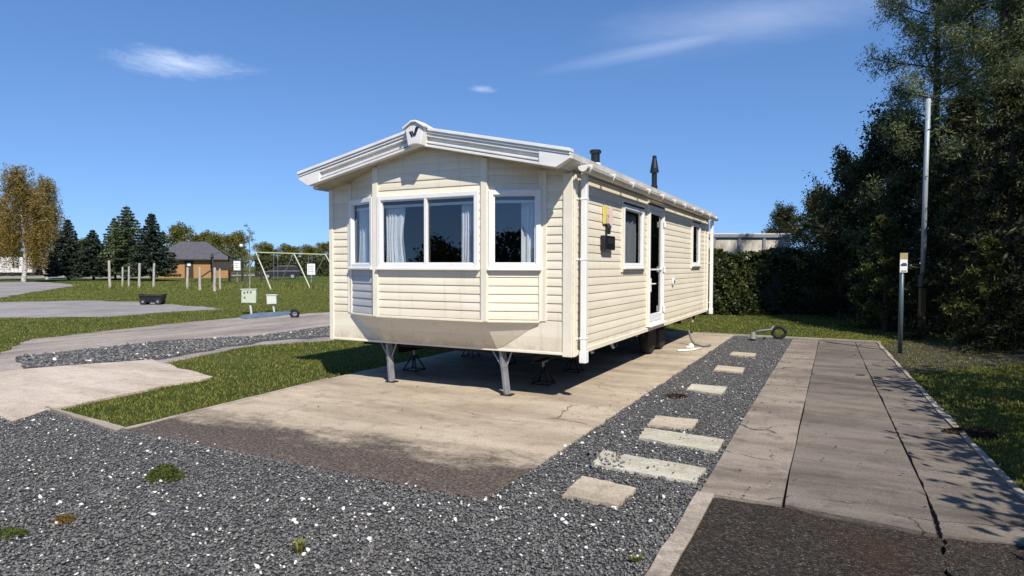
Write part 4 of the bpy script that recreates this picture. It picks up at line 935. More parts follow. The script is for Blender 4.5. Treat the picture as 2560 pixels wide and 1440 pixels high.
def gen_tree(seed, H, R, base, n1, n2, per, leaf, shape, elev, spread, mleaf, mbark, trunk_r=0.12, droop=0.0, asp=0.55, name='tree', wob=0.12, loc=(0, 0, 0), sub=0.45):
    r = np.random.default_rng(seed); tr = Acc(); C = []
    zs = np.linspace(0, H * 0.97, 9); tp = np.stack([np.cumsum(r.normal(0, wob * H / 40, 9)), np.cumsum(r.normal(0, wob * H / 40, 9)), zs], 1); tp[0, :2] = 0
    tr.add(*np_tube(tp, trunk_r * (1 - 0.9 * zs / H) + 0.012, 8))
    for i in range(n1):
        t = base + (1 - base) * ((i + r.uniform(0, 1)) / n1); az = i * 2.39996 + r.normal(0, 0.4); Lb = R * shape(t) * r.uniform(0.7, 1.2)
        p0 = np.array([np.interp(t * H * .97, zs, tp[:, 0]), np.interp(t * H * .97, zs, tp[:, 1]), t * H * .97]); e = elev(t) + r.normal(0, 0.15)
        s = np.linspace(0, 1, 5)[:, None]; dirv = np.array([math.cos(az) * math.cos(e), math.sin(az) * math.cos(e), math.sin(e)])
        bp = p0 + dirv * s * Lb + np.array([0, 0, -droop]) * (s ** 2) * Lb + np.cumsum(r.normal(0, 0.03 * Lb, (5, 3)), 0) * s
        br = trunk_r * 0.32 * (1 - t * 0.6); tr.add(*np_tube(bp, np.linspace(br, 0.006, 5), 5))
        for k in range(n2):
            f = r.uniform(0.25, 1.0); q0 = np.array([np.interp(f, np.linspace(0, 1, 5), bp[:, c]) for c in range(3)])
            dv = dirv * 0.7 + r.normal(0, 0.65, 3); dv /= np.linalg.norm(dv); Ls = Lb * sub * r.uniform(0.5, 1.1); q1 = q0 + dv * Ls + np.array([0, 0, -droop * Ls * .8])
            if k % 2 == 0: tr.add(*np_tube(np.stack([q0, (q0 + q1) / 2 + r.normal(0, .03, 3), q1]), np.array([0.012, 0.008, 0.004]), 3))
            u = r.random((per, 1)) ** 0.8; C.append(q0 + (q1 - q0) * u + r.normal(0, spread, (per, 3)))
    C = np.concatenate(C); C[:, 2] = np.maximum(C[:, 2], 0.08)
    V, Fq = leaf_quads(C, leaf, asp)
    root = empty(name, loc); root['own'] = 1
    tr.build('trunk', mbark, root, True); fast('crown', V, Fq, mleaf, root)
    return root
def place(root, px, d, s=1.0, rzv=0.0, label=None, cat='tree', group=None, sz=None, first=False):
    o = root if first else copy_tree(root); x, y = at(px, d); o.location = (x, y, -0.04); o.rotation_euler = (0, 0, rzv); o.scale = (s, s, sz or s)
    tag(o, label, cat, group); return o
dome = lambda t: math.sqrt(max(0.04, 1 - (2 * (t - 0.45)) ** 2 * 0.8))
cone = lambda t: 1.02 - t * 0.9
egg = lambda t: (0.55 + 0.45 * math.sin(math.pi * min(1, t * 1.15))) * (1.15 - 0.55 * t)
GR = 'trees along the right edge'
# dense thorn bushes (dark), tall airy pines, drooping cypress
thorn = gen_tree(3, 5.0, 1.75, 0.04, 46, 10, 56, 0.044, egg, lambda t: 0.35 + 0.5 * t, 0.10, LF['olive'], M['bark'], 0.10, name='hawthorn_tree')
thorn2 = gen_tree(5, 5.0, 1.75, 0.03, 46, 10, 56, 0.044, egg, lambda t: 0.3 + 0.5 * t, 0.10, LF['dark'], M['bark'], 0.10, name='hawthorn_tree')
tall = gen_tree(8, 11.0, 2.4, 0.12, 52, 7, 150, 0.055, lambda t: 1.0 - 0.5 * t, lambda t: 0.10 + 0.5 * t, 0.12, LF['pine'], M['bark'], 0.17, name='pine_tree', sub=0.42, asp=0.22)
cyp = gen_tree(13, 6.5, 1.9, 0.03, 60, 9, 26, 0.085, cone, lambda t: 0.10 + 0.3 * t, 0.07, LF['dark'], M['bark'], 0.12, droop=0.35, asp=0.25, name='cypress_tree', sub=0.5)
cypy = gen_tree(17, 3.6, 1.5, 0.05, 34, 8, 22, 0.085, cone, lambda t: 0.25 + 0.3 * t, 0.06, LF['yellowgreen'], M['bark'], 0.07, droop=0.30, asp=0.25, name='cypress_tree', sub=0.5)
place(thorn, 2052, 23.5, 0.86, 0.4, 'low olive green bush just right of the hedge end', 'bush', GR, first=True)
place(thorn2, 1955, 27, 0.80, 1.4, 'small dark bush showing above the hedge beside the container', 'bush', GR, first=True)
place(thorn, 2135, 21, 1.02, 2.1, 'rounded olive tree rising behind the low bush, left of the pole', 'tree', GR)
place(thorn2, 2220, 18.5, 1.16, 0.2, 'dark dense tree directly behind the white sign post', 'tree', GR)
place(thorn2, 2100, 19.5, 0.72, 3.2, 'low dark bush at the lawn edge between hedge and sign', 'bush', GR)
place(tall, 2350, 17.5, 0.98, 1.2, 'tall airy pine just right of the flag pole top', 'tree', GR, first=True)
place(tall, 2455, 15.5, 1.02, 3.3, 'tall pine with thin dark trunk, second from the pole', 'tree', GR)
place(tall, 2600, 14.5, 1.02, 5.1, 'tall pine cut by the right edge of the photo', 'tree', GR)
place(tall, 2510, 18.5, 1.02, 4.4, 'tall pine set back between the two nearer pines', 'tree', GR)
place(cyp, 2290, 16.2, 0.80, 0.9, 'dark drooping cypress behind the pole base', 'tree', GR, first=True)
place(cyp, 2400, 14.6, 0.86, 2.7, 'dark drooping cypress right of the pole base', 'tree', GR)
place(cyp, 2520, 13.2, 0.85, 4.4, 'dark drooping cypress under the tall pines near right edge', 'tree', GR)
place(cyp, 2660, 12.0, 0.85, 5.5, 'dark drooping cypress cut off by the right edge', 'tree', GR)
place(cypy, 2215, 15.8, 0.80, 0.0, 'yellowish young cypress with a bright arching branch left of the pole', 'tree', GR, first=True)
place(cypy, 2470, 12.6, 0.62, 1.0, 'low yellowish green shrub on the bank under the cypresses', 'shrub', GR)
place(thorn2, 2440, 18.0, 1.0, 0.7, 'dark broad tree filling the gap behind the cypresses', 'tree', GR)
place(thorn2, 2590, 16.0, 1.15, 5.7, 'dark broad tree behind the right edge cypress', 'tree', GR)
# the rest of the wood beyond the right edge, one mass
def wood(name, pts, label, m=LF['dark'], leaf=0.13, per=900):
    C = []
    for (x, y, h, rr) in pts:
        t = RNG.random(per); az = RNG.uniform(0, 6.283, per); prof = np.array([egg(v) for v in t]); rad = rr * prof * np.sqrt(RNG.uniform(0.15, 1, per))
        lump = RNG.normal(0, 0.12, (per, 3)) * rr
        C.append(np.stack([x + rad * np.cos(az), y + rad * np.sin(az), 0.1 + t * h], 1) + lump)
    C = np.concatenate(C); C[:, 2] = np.maximum(C[:, 2], 0.1); V, Fq = leaf_quads(C, leaf, 0.6)
    return tag(fast(name, V, Fq, m), label, 'woodland', kind='stuff')
wp = []
for k in range(9): wp.append((6.3 + RNG.uniform(-.3, .4), -9.5 + k * 1.5, RNG.uniform(2.9, 3.7), 1.4))
for k in range(9): wp.append((9.0 + RNG.uniform(-.4, .6), -10 + k * 2.0, RNG.uniform(5.6, 7.0), 1.8))
for k in range(8): wp.append((12 + RNG.uniform(-.4, .6), -8 + k * 2.4, RNG.uniform(8, 10), 2.2))
wood('woodland', wp, 'dark wood continuing beyond the right edge beside the path', per=1900, leaf=0.075)
fp = []
for k in range(26): fp.append((-52 + k * 3.6 + RNG.uniform(-1, 1), -46 + RNG.uniform(-3, 3), RNG.uniform(3.0, 4.8), 2.6))
wood('woodland', fp, 'distant tree belt behind the photographer mirrored in the windows', leaf=0.20, per=1500)

wood('woodland', [(*at(900 + k * 34, 125 + 6 * math.sin(k)), RNG.uniform(4.5, 6.5), 3.2) for k in range(22)], 'far line of trees on the horizon behind the caravan', m=LF['spring'], leaf=0.22, per=700)
# hedge behind the caravan
def hedge(name, a, b, depth, h, n, leaf, m, label, cat='hedge', lumps=0.10):
    a, b = Vector((*a, 0)), Vector((*b, 0)); u = (b - a); Lh = u.length; u.normalize(); w = Vector((-u.y, u.x, 0)); root = empty(name, (a.x, a.y, -0.03)); root['own'] = 1
    tag(root, label, cat)
    s = RNG.uniform(0, Lh, n); f = RNG.random(n); y = np.zeros(n); z = np.zeros(n); front = f < 0.62; topm = (f >= 0.62) & (f < 0.9)
    bump = lambda s, z: lumps * (np.sin(s * 2.1 + z * 1.3) + np.sin(s * 5.3 - z * 3.1) * .6 + np.sin(s * 11 + z * 7) * .4)
    z[front] = RNG.uniform(0.02, 1, front.sum()) * h; y[front] = bump(s[front], z[front]) + np.abs(RNG.normal(0, 0.10, front.sum())) 
    z[topm] = h + bump(s[topm], s[topm] * 0) + RNG.normal(0, 0.05, topm.sum()); y[topm] = RNG.uniform(0, depth, topm.sum())
    rest = ~(front | topm); z[rest] = RNG.random(rest.sum()) * h; y[rest] = depth + RNG.normal(0, 0.05, rest.sum())
    C = np.stack([u.x * s + w.x * y, u.y * s + w.y * y, z], 1); V, Fq = leaf_quads(C, leaf, 0.55)
    fast('foliage', V, Fq, m, root)
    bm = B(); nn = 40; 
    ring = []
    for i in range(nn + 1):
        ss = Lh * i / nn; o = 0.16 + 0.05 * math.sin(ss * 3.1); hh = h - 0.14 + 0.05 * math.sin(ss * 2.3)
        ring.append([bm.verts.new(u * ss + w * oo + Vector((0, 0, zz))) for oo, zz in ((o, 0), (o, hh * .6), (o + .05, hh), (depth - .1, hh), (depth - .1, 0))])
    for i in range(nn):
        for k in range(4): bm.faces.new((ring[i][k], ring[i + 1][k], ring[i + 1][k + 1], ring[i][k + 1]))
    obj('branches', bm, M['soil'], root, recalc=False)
    return root
hx0, hy0 = at(1700, 20.9); hx1, hy1 = at(2185, 21.6)
hedge('hedge', (hx0, hy0), (hx1, hy1), 1.2, 2.02, 26000, 0.062, LF['hedge'], 'clipped dark green laurel hedge behind the rear lawn')

# ------------------------------------------------------------------ container behind the hedge
cx, cy = at(1660, 25.5); ex, ey = at(1972, 25.5); ang = math.atan2(ey - cy, ex - cx); Lc = math.hypot(ex - cx, ey - cy)
ct = empty('storage_container', (cx, cy, -0.03), ang); ct['own'] = 1; tag(ct, 'dirty white panelled container standing behind the hedge', 'container')
bm = B(); box(bm, 0.05, Lc - 0.05, 0.05, 2.4, 0.15, 2.78); obj('panels', bm, M['container'], ct)
bm = B()
npan = 5
for k in range(npan + 1): xx = k * Lc / npan; box(bm, max(0, xx - 0.05), min(Lc, xx + 0.05), -0.01, 0.06, 0.1, 2.78)
obj('upright', bm, M['cont_frame'], ct)
bm = B(); box(bm, -0.05, Lc + 0.05, -0.04, 2.45, 2.781, 2.90); obj('roof_rail', bm, M['cont_frame'], ct)
bm = B(); box(bm, -0.05, Lc + 0.05, -0.05, 2.46, 2.902, 2.94); obj('roof_edge', bm, M['sign_white'], ct)

# ------------------------------------------------------------------ sign post and pole on the right
sx, sy = G(2250, 880); sg = empty('sign_post', (sx, sy, 0), HEAD); sg['own'] = 1; tag(sg, 'slim dark post with small white notice plate at the path edge', 'sign')
bm = B(); tube(bm, [(0, 0, -0.03), (0, 0, 1.80)], 0.038, 12); obj('post', bm, M['sign_post'], sg, smooth=True)
bm = B(); box(bm, -0.07, 0.07, -0.055, -0.042, 1.48, 1.72); obj('plate', bm, M['sign_white'], sg, bevel=0.003)
bm = B(); box(bm, -0.07, 0.07, -0.056, -0.042, 1.723, 1.84); o = obj('amber_plate', bm, M['sign_amber'], sg)
bm = B(); box(bm, -0.055, 0.055, -0.0585, -0.0555, 1.60, 1.635); obj('print', bm, M['sign_ink'], sg)
bm = B(); box(bm, -0.03, 0.045, -0.0585, -0.0555, 1.64, 1.655); obj('print', bm, M['sign_ink'], sg)
bm = B(); box(bm, -0.05, 0.05, -0.0585, -0.0555, 1.50, 1.515); obj('print', bm, M['sign_ink'], sg)
px_, py_ = G(2303, 845); pl = empty('flag_pole', (px_, py_, 0), HEAD); pl['own'] = 1; tag(pl, 'tall pale grey pole fixed to a short brown timber post', 'pole')
bm = B(); tube(bm, [(0, 0, 1.42), (0.01, 0, 3.4), (0.03, 0, 5.28)], 0.050, 14); obj('shaft', bm, M['pole_grey'], pl, smooth=True)
bm = B(); lathe(bm, [(0.075, 1.12), (0.10, 1.14), (0.10, 1.40), (0.06, 1.43)], (0, 0, 0), 16); obj('junction_box', bm, M['black'], pl)
bm = B(); box(bm, -0.06, 0.06, -0.05, 0.05, -0.05, 1.13); obj('timber_base', bm, M['post_brown'], pl, bevel=0.008)

# ------------------------------------------------------------------ left middle ground
def cabinet(px, py, w, h, zb, m, lab, tilt=0.0, knobs=True):
    x, y = G(px, py); o = empty('service_cabinet', (x, y, -0.03), HEAD + 0.25); o['own'] = 1; tag(o, lab, 'service box', 'service boxes on posts')
    bm = B(); box(bm, -w / 2 - .05, w / 2 - .05, -0.11, 0.11, zb, zb + h); bmesh.ops.rotate(bm, cent=(0, 0, zb), matrix=Matrix.Rotation(tilt, 3, 'Y'), verts=bm.verts); obj('case', bm, m, o, bevel=0.02)
    bm = B(); box(bm, -w / 2 - .07, w / 2 - .03, -0.13, 0.13, zb + h, zb + h + 0.03); obj('lid', bm, m, o, bevel=0.01)
    bm = B(); tube(bm, [(0.02, 0, 0), (0.0, 0, zb * .5), (-0.03, 0, zb + 0.02)], 0.035, 8); obj('post', bm, M['cabinet_pale'], o)
    for (a, b) in ((-0.14, 0.78), (-0.03, 0.82), (0.08, 0.82), (-0.13, 0.42)):
        if not knobs: break
        bm = B(); box(bm, (a * w * 2) - .05 - 0.025, (a * w * 2) - .05 + 0.025, -0.118, -0.108, zb + h * b - 0.03, zb + h * b + 0.03); obj('socket', bm, M['sign_post'], o)
    return o
cabinet(627, 783, 0.46, 0.44, 0.37, M['cabinet'], 'larger pale green service box on a bent post at the pitch edge', 0.03)
cabinet(684, 778, 0.32, 0.30, 0.28, M['cabinet_pale'], 'smaller white service box on a thin post, right of the green one', -0.03, False)
e = pxs((598, 790), (640, 782), (728, 778), (745, 782), (700, 788), (610, 796)); bm = B(); n = len(e); er = rough_edge(e, 0.15, 0.02, 5)
top = [bm.verts.new((x, y, 0.0)) for i, (x, y) in enumerate(er)]; bot = [bm.verts.new((x, y, -0.03)) for x, y in er]; cap(bm, top)
for i in range(len(er)): bm.faces.new((top[i], bot[i], bot[(i + 1) % len(er)], top[(i + 1) % len(er)]))
tag(obj('ground_sheet', bm, M['blue_grey']), 'blue grey plastic sheet on the ground below the service boxes', 'sheet')
x, y = G(737, 792); bm = B(); ring = [(x + 0.12 * math.cos(t) * CA, y + 0.12 * math.cos(t) * SA, 0.10 + 0.11 * math.sin(t)) for t in [2 * math.pi * k / 14 for k in range(15)]]; tube(bm, ring, 0.045, 8); tag(obj('hose_coil', bm, M['rubber'], smooth=True), 'black coil of pipe standing at the end of the blue sheet', 'hose')
# black planter cart
x, y = G(382, 760); c = empty('planter_cart', (x, y, -0.02), HEAD + 0.1); c['own'] = 1; tag(c, 'small black flared garden cart on two wheels on the far lawn', 'cart')
bm = B(); prism(bm, [(-0.40, 0.10), (0.40, 0.10), (0.50, 0.43), (0.40, 0.43), (0.36, 0.40), (-0.36, 0.40), (-0.40, 0.43), (-0.50, 0.43)], -0.16, -0.13); prism(bm, [(-0.40, 0.10), (0.40, 0.10), (0.50, 0.43), (0.40, 0.43), (0.36, 0.40), (-0.36, 0.40), (-0.40, 0.43), (-0.50, 0.43)], 0.13, 0.16); box(bm, -0.4, 0.4, -0.13, 0.13, 0.10, 0.13); obj('body', bm, M['black'], c)
bm = B(); box(bm, -0.46, 0.46, -0.19, -0.165, 0.36, 0.39); obj('rail', bm, M['timber_dark'], c)
for xx in (-0.29, 0.29):
    for yy in (-0.2, 0.2):
        bm = B(); lathe(bm, [(0.09, -0.03), (0.125, -0.025), (0.125, 0.025), (0.09, 0.03)], (xx, yy, 0.125), 18, 'y'); w = obj('wheel', bm, M['rubber'], c)
        bm = B(); lathe(bm, [(0.05, -0.034), (0.05, 0.034)], (xx, yy, 0.125), 12, 'y'); obj('hub', bm, M['galv'], w)
# fence posts
fps = [(275, 718, 660, -0.03, 'tallest pale fence post at the left end of the row'), (306, 716, 673, 0.04, 'thin leaning fence post, second from left in the row'), (322, 717, 672, 0.04, 'fence post third from left, beside the thin leaning one'), (348, 718, 665, 0.05, 'stout pale fence post under the light green pine'), (384, 717, 665, 0.06, 'pale fence post leaning right below the last dark spruce'),
       (468, 722, 673, 0.06, 'leaning fence post below the dark door of the brick building'), (500, 724, 673, 0.0, 'upright fence post just left of the climbing frame'), (537, 727, 673, 0.01, 'tallest fence post standing before the climbing frame'), (550, 722, 675, 0.0, 'slim fence post right beside the one before the climbing frame')]
for (px, pb, ptop, lean, lab) in fps:
    x, y = G(px, pb); d = math.hypot(x - CAM.x, y - CAM.y); h = (pb - ptop) / F * d * 0.97; rr = 0.085 if 'thin' not in lab and 'slim' not in lab else 0.065
    bm = B(); r = random.Random(px); tube(bm, [(x + lean * h * t + r.gauss(0, .012), y, -0.05 + (h + .05) * t) for t in (0, .25, .5, .75, .97, 1)], [rr * 1.05, rr, rr * .96, rr * .97, rr * .93, rr * .6], 9)
    tag(obj('fence_post', bm, M['post_wood'], smooth=False), lab, 'fence post', 'weathered posts of the field fence')
# swing frame
s0 = Vector((*at(640, 44.5), 2.5)); s1 = Vector((*at(735, 48.5), 2.5)); st = s1 - s0; s2 = s1 + st * 0.98
sw = empty('swing_frame', (s1.x, s1.y, -0.03)); tag(sw, 'lime yellow tubular swing frame with splayed legs on the field', 'swing frame')
bm = B(); tube(bm, [s0, s1, s2], 0.05, 8); obj('crossbar', bm, M['lime_paint'], sw)
side = Vector((*G(678, 724), 0)) - Vector((s0.x, s0.y, 0)); side.z = 0
for s in (s0, s1, s2):
    for sg_ in (1, -1):
        g = Vector((s.x, s.y, -0.03)) + side * sg_; bm = B(); tube(bm, [s, s.lerp(g, 0.5) + Vector((0, 0, 0.07)), g], 0.042, 8); obj('leg', bm, M['cream_paint'], sw)
for s in (s0.lerp(s1, 0.5), s1.lerp(s2, 0.5)):
    bm = B(); st_n = st.normalized() * 0.22
    for k in (-1, 1): tube(bm, [s + st_n * k, s + st_n * k - Vector((0, 0, 1.95))], 0.012, 5)
    w_ = obj('chain', bm, M['galv'], sw); bm = B(); obox(bm, s - Vector((0, 0, 1.96)), st, (-st.y, st.x, 0), 0.26, 0.09, 0.02); obj('seat', bm, M['rubber'], w_)
# notice boards
def notice(px, d, z0, z1, w, lab, post_m=M['galv']):
    x, y = at(px, d); o = empty('notice_board', (x, y, -0.03), HEAD + (1280 - px) / F * 0.8); o['own'] = 1; tag(o, lab, 'notice board')
    bm = B(); box(bm, -0.04, 0.04, -0.03, 0.03, 0, z1 + 0.05); obj('post', bm, post_m, o)
    bm = B(); box(bm, -w / 2, w / 2, -0.055, -0.032, z0, z1); obj('board', bm, M['sign_white'], o, bevel=0.004)
    for k in range(3): zz = z1 - (z1 - z0) * (0.25 + 0.22 * k); bm = B(); box(bm, -w * .3, w * (.3 - .1 * (k % 2)), -0.0585, -0.0555, zz - 0.02, zz + 0.02); obj('print', bm, M['cont_frame'], o)
notice(778, 60, 0.75, 1.80, 0.72, 'white notice board on a post right of the swing frame leg')
notice(593, 62, 1.15, 2.05, 0.62, 'white notice board right of the wooden climbing frame')
# lamp and sapling
x, y = at(604, 66); o = empty('lamp_post', (x, y, -0.03)); o['own'] = 1; tag(o, 'thin lamp post with a round white globe above the notice board', 'lamp post')
bm = B(); tube(bm, [(0, 0, 0), (0, 0, 3.5)], 0.05, 8); obj('post', bm, M['timber_dark'], o); bm = B(); bmesh.ops.create_icosphere(bm, subdivisions=2, radius=0.19, matrix=Matrix.Translation((0, 0, 3.66))); obj('globe', bm, M['sign_white'], o, smooth=True)
sap = gen_tree(31, 4.2, 0.75, 0.25, 16, 4, 8, 0.05, lambda t: 1.1 - 0.6 * t, lambda t: 0.9, 0.06, LF['spring'], M['bark_pale'], 0.045, name='young_tree')
place(sap, 624, 40, 0.95, 0, 'thin staked young tree standing behind the green service box', 'tree', first=True)
# climbing frame
x, y = at(553, 60); o = empty('climbing_frame', (x, y, -0.03), HEAD + 0.5); o['own'] = 1; tag(o, 'dark timber climbing frame with tower and ramp beside the brick building', 'climbing frame')
for (a, b) in ((-0.75, -0.7), (0.75, -0.7), (0.75, 0.7), (-0.75, 0.7)):
    bm = B(); box(bm, a - .07, a + .07, b - .07, b + .07, 0, 2.7); obj('post', bm, M['timber_dark'], o)
bm = B(); box(bm, -0.85, 0.85, -0.8, 0.8, 1.15, 1.24); obj('platform', bm, M['timber_dark'], o)
bm = B(); box(bm, -0.8, 0.8, -0.80, -0.775, 1.245, 1.95); box(bm, -0.8, 0.8, 0.775, 0.80, 1.245, 1.95); box(bm, 0.775, 0.80, -0.77, 0.77, 1.245, 1.95); obj('side_panel', bm, M['timber_dark'], o)
bm = B(); prism(bm, [(-0.95, 2.4), (0, 3.0), (0.95, 2.4), (0.95, 2.34), (0, 2.93), (-0.95, 2.34)], -0.9, 0.9); obj('tower_roof', bm, M['slate'], o)
bm = B()
for b in (-0.45, 0.45): tube(bm, [(-0.8, b, 1.2), (-2.4, b, 0.05)], 0.06, 6)
for k in range(6): tube(bm, [(-0.95 - k * .26, -0.45, 1.1 - k * .187), (-0.95 - k * .26, 0.45, 1.1 - k * .187)], 0.035, 6)
obj('ramp', bm, M['timber_dark'], o)
bm = B(); 
for zz in (0.55, 1.05): box(bm, 0.85, 3.6, -0.05, 0.05, zz - .06, zz + .06)
for xx in (1.9, 3.55): box(bm, xx - .07, xx + .07, -0.05, 0.07, 0, 1.3)
obj('balance_rail', bm, M['timber_dark'], o)
# brick building
x, y = at(486, 84); o = empty('brick_building', (x, y, -0.03), HEAD + 0.38); o['own'] = 1; tag(o, 'low orange brick building with dark hipped slate roof', 'building')
hw, hd = 4.2, 3.0
bm = B(); box(bm, -hw, hw, -hd, hd, 0, 2.42); obj('wall', bm, M['brick'], o)
bm = B(); e0 = 0.45
A = [(-hw - e0, -hd - e0, 2.40), (hw + e0, -hd - e0, 2.40), (hw + e0, hd + e0, 2.40), (-hw - e0, hd + e0, 2.40)]; Rg = [(-1.6, 0, 4.75), (1.5, 0, 4.75)]
va = [bm.verts.new(p) for p in A]; vr = [bm.verts.new(p) for p in Rg]
for f in ((va[0], va[1], vr[1], vr[0]), (va[1], va[2], vr[1]), (va[2], va[3], vr[0], vr[1]), (va[3], va[0], vr[0]), (va[3], va[2], va[1], va[0])): bm.faces.new(f)
rf = obj('roof', bm, M['slate'], o)
bm = B(); box(bm, -hw - e0, hw + e0, -hd - e0 - 0.06, -hd - e0, 2.28, 2.42); obj('gutter', bm, M['timber_dark'], rf)
bm = B(); box(bm, -0.85, 0.15, -hd - 0.05, -hd + 0.02, 0, 2.2); dd = obj('door', bm, M['timber_dark'], o); bm = B(); box(bm, -0.55, -0.15, -hd - 0.09, -hd - 0.05, 1.55, 1.95); obj('door_light', bm, M['sign_white'], dd)
for xx in (2.5, -2.9):
    bm = B(); box(bm, xx - .4, xx + .4, -hd - 0.04, -hd + 0.02, 1.2, 2.1); wn = obj('window', bm, M['timber_dark'], o); bm = B(); box(bm, xx - .33, xx + .33, -hd - 0.06, -hd - 0.04, 1.27, 2.03); obj('pane', bm, M['car_glass'], wn)
# parked car
x, y = at(701, 77); o = empty('parked_car', (x, y, -0.03), HEAD + 0.30); o['own'] = 1; tag(o, 'dark grey estate car parked beyond the swing frame', 'car')
bm = B(); prism(bm, [(-2.25, 0.35), (-2.3, 0.62), (-2.2, 0.85), (-1.15, 1.0), (-0.95, 1.02), (2.15, 1.02), (2.28, 0.9), (2.3, 0.4), (2.2, 0.3), (-2.1, 0.3)], -0.88, 0.88); obj('body', bm, M['car_paint'], o, bevel=0.08)
bm = B(); prism(bm, [(-1.15, 1.0), (-0.35, 1.55), (-0.1, 1.62), (1.7, 1.62), (1.9, 1.55), (2.18, 1.0)], -0.76, 0.76); cb = obj('cabin', bm, M['car_paint'], o, bevel=0.06)
for sy_ in (-1, 1):
    for q in ([(-0.85, 1.06), (-0.28, 1.46), (0.25, 1.48), (0.25, 1.06)], [(0.33, 1.06), (0.33, 1.48), (1.12, 1.48), (1.12, 1.06)], [(1.2, 1.06), (1.2, 1.48), (1.68, 1.46), (1.9, 1.06)]):
        bm = B(); prism(bm, q, sy_ * 0.755, sy_ * 0.775); obj('side_window', bm, M['car_glass'], cb)
    bm = B(); box(bm, -2.33, -2.24, sy_ * 0.6 - 0.16, sy_ * 0.6 + 0.16, 0.62, 0.78); obj('headlight', bm, M['alloy'], o)
for xx in (-1.4, 1.4):
    for yy in (-0.82, 0.82):
        bm = B(); lathe(bm, [(0.24, -0.1), (0.33, -0.09), (0.33, 0.09), (0.24, 0.1)], (xx, yy, 0.33), 20, 'y'); w = obj('wheel', bm, M['rubber'], o); bm = B(); lathe(bm, [(0.21, -0.105), (0.21, 0.105)], (xx, yy, 0.33), 16, 'y'); obj('rim', bm, M['alloy'], w)
# pale caravan far left
x, y = at(22, 92); o = empty('touring_caravan', (x, y, -0.03), HEAD + 0.45); o['own'] = 1; tag(o, 'pale ribbed caravan parked behind the birches at far left', 'caravan')
bm = B(); box(bm, -3.0, 3.0, -1.2, 1.2, 0.5, 2.65); obj('body', bm, M['van_cream'], o, bevel=0.12)
bm = B()
for k in range(13): box(bm, -2.8 + k * .46, -2.76 + k * .46, -1.225, -1.203, 0.6, 2.5)
obj('rib', bm, M['cont_frame'], o)
bm = B(); box(bm, -3.05, 3.05, -1.25, 1.25, 2.651, 2.75); obj('roof', bm, M['sign_white'], o, bevel=0.04)
for xx in (-0.6, 0.6):
    bm = B(); lathe(bm, [(0.25, -0.1), (0.32, 0), (0.25, 0.1)], (xx, -1.1, 0.32), 16, 'y'); obj('wheel', bm, M['rubber'], o)

# left background trees
def gen_birch(seed, H, R, n1, name, loc):
    r = np.random.default_rng(seed); tr = Acc(); C = []
    zs = np.linspace(0, H * .95, 9); tp = np.stack([np.cumsum(r.normal(0, .09, 9)), np.cumsum(r.normal(0, .09, 9)), zs], 1); tp[0, :2] = 0
    tr.add(*np_tube(tp, 0.17 * (1 - .85 * zs / H) + .02, 8))
    for i in range(n1):
        t = 0.30 + 0.7 * (i + r.random()) / n1; az = i * 2.4 + r.normal(0, .4); Lb = R * (1.15 - 0.75 * (t - .3) / .7) * r.uniform(.7, 1.15)
        p0 = np.array([np.interp(t * H * .95, zs, tp[:, 0]), np.interp(t * H * .95, zs, tp[:, 1]), t * H * .95]); e = 0.75
        s = np.linspace(0, 1, 5)[:, None]; dv = np.array([math.cos(az) * math.cos(e), math.sin(az) * math.cos(e), math.sin(e)])
        bp = p0 + dv * s * Lb + np.array([0, 0, -.35]) * s ** 2 * Lb; tr.add(*np_tube(bp, np.linspace(.06, .012, 5), 4))
        for k in range(11):
            f = r.uniform(.3, 1); q = np.array([np.interp(f, np.linspace(0, 1, 5), bp[:, c]) for c in range(3)]) + r.normal(0, .22, 3); ln = r.uniform(.8, 3.6) * (0.6 + 0.8 * (1 - t)); m = int(30 * ln)
            ln = min(ln, q[2] - 1.1)
            if ln < .3: continue
            u = r.random(m); C.append(np.stack([q[0] + r.normal(0, .10, m) + .15 * u, q[1] + r.normal(0, .10, m), q[2] - ln * u], 1))
    C = np.concatenate(C); V, Fq = leaf_quads(C, 0.075, .5)
    root = empty(name, loc); root['own'] = 1; tr.build('trunk', M['birch_bark'], root, True); fast('crown', V, Fq, LF['birch'], root); return root
bi = gen_birch(3, 10.2, 3.1, 40, 'weeping_birch', (0, 0, 0))
place(bi, 58, 60, 1.10, 0.5, 'golden weeping birch with white trunk in front of pale caravan', 'tree', 'weeping birches', first=True)
place(bi, 118, 72, 1.16, 2.2, 'broader golden weeping birch left of the dark spruces', 'tree', 'weeping birches')
place(bi, -12, 66, 0.86, 4.0, 'golden weeping birch cut off by the left edge', 'tree', 'weeping birches')
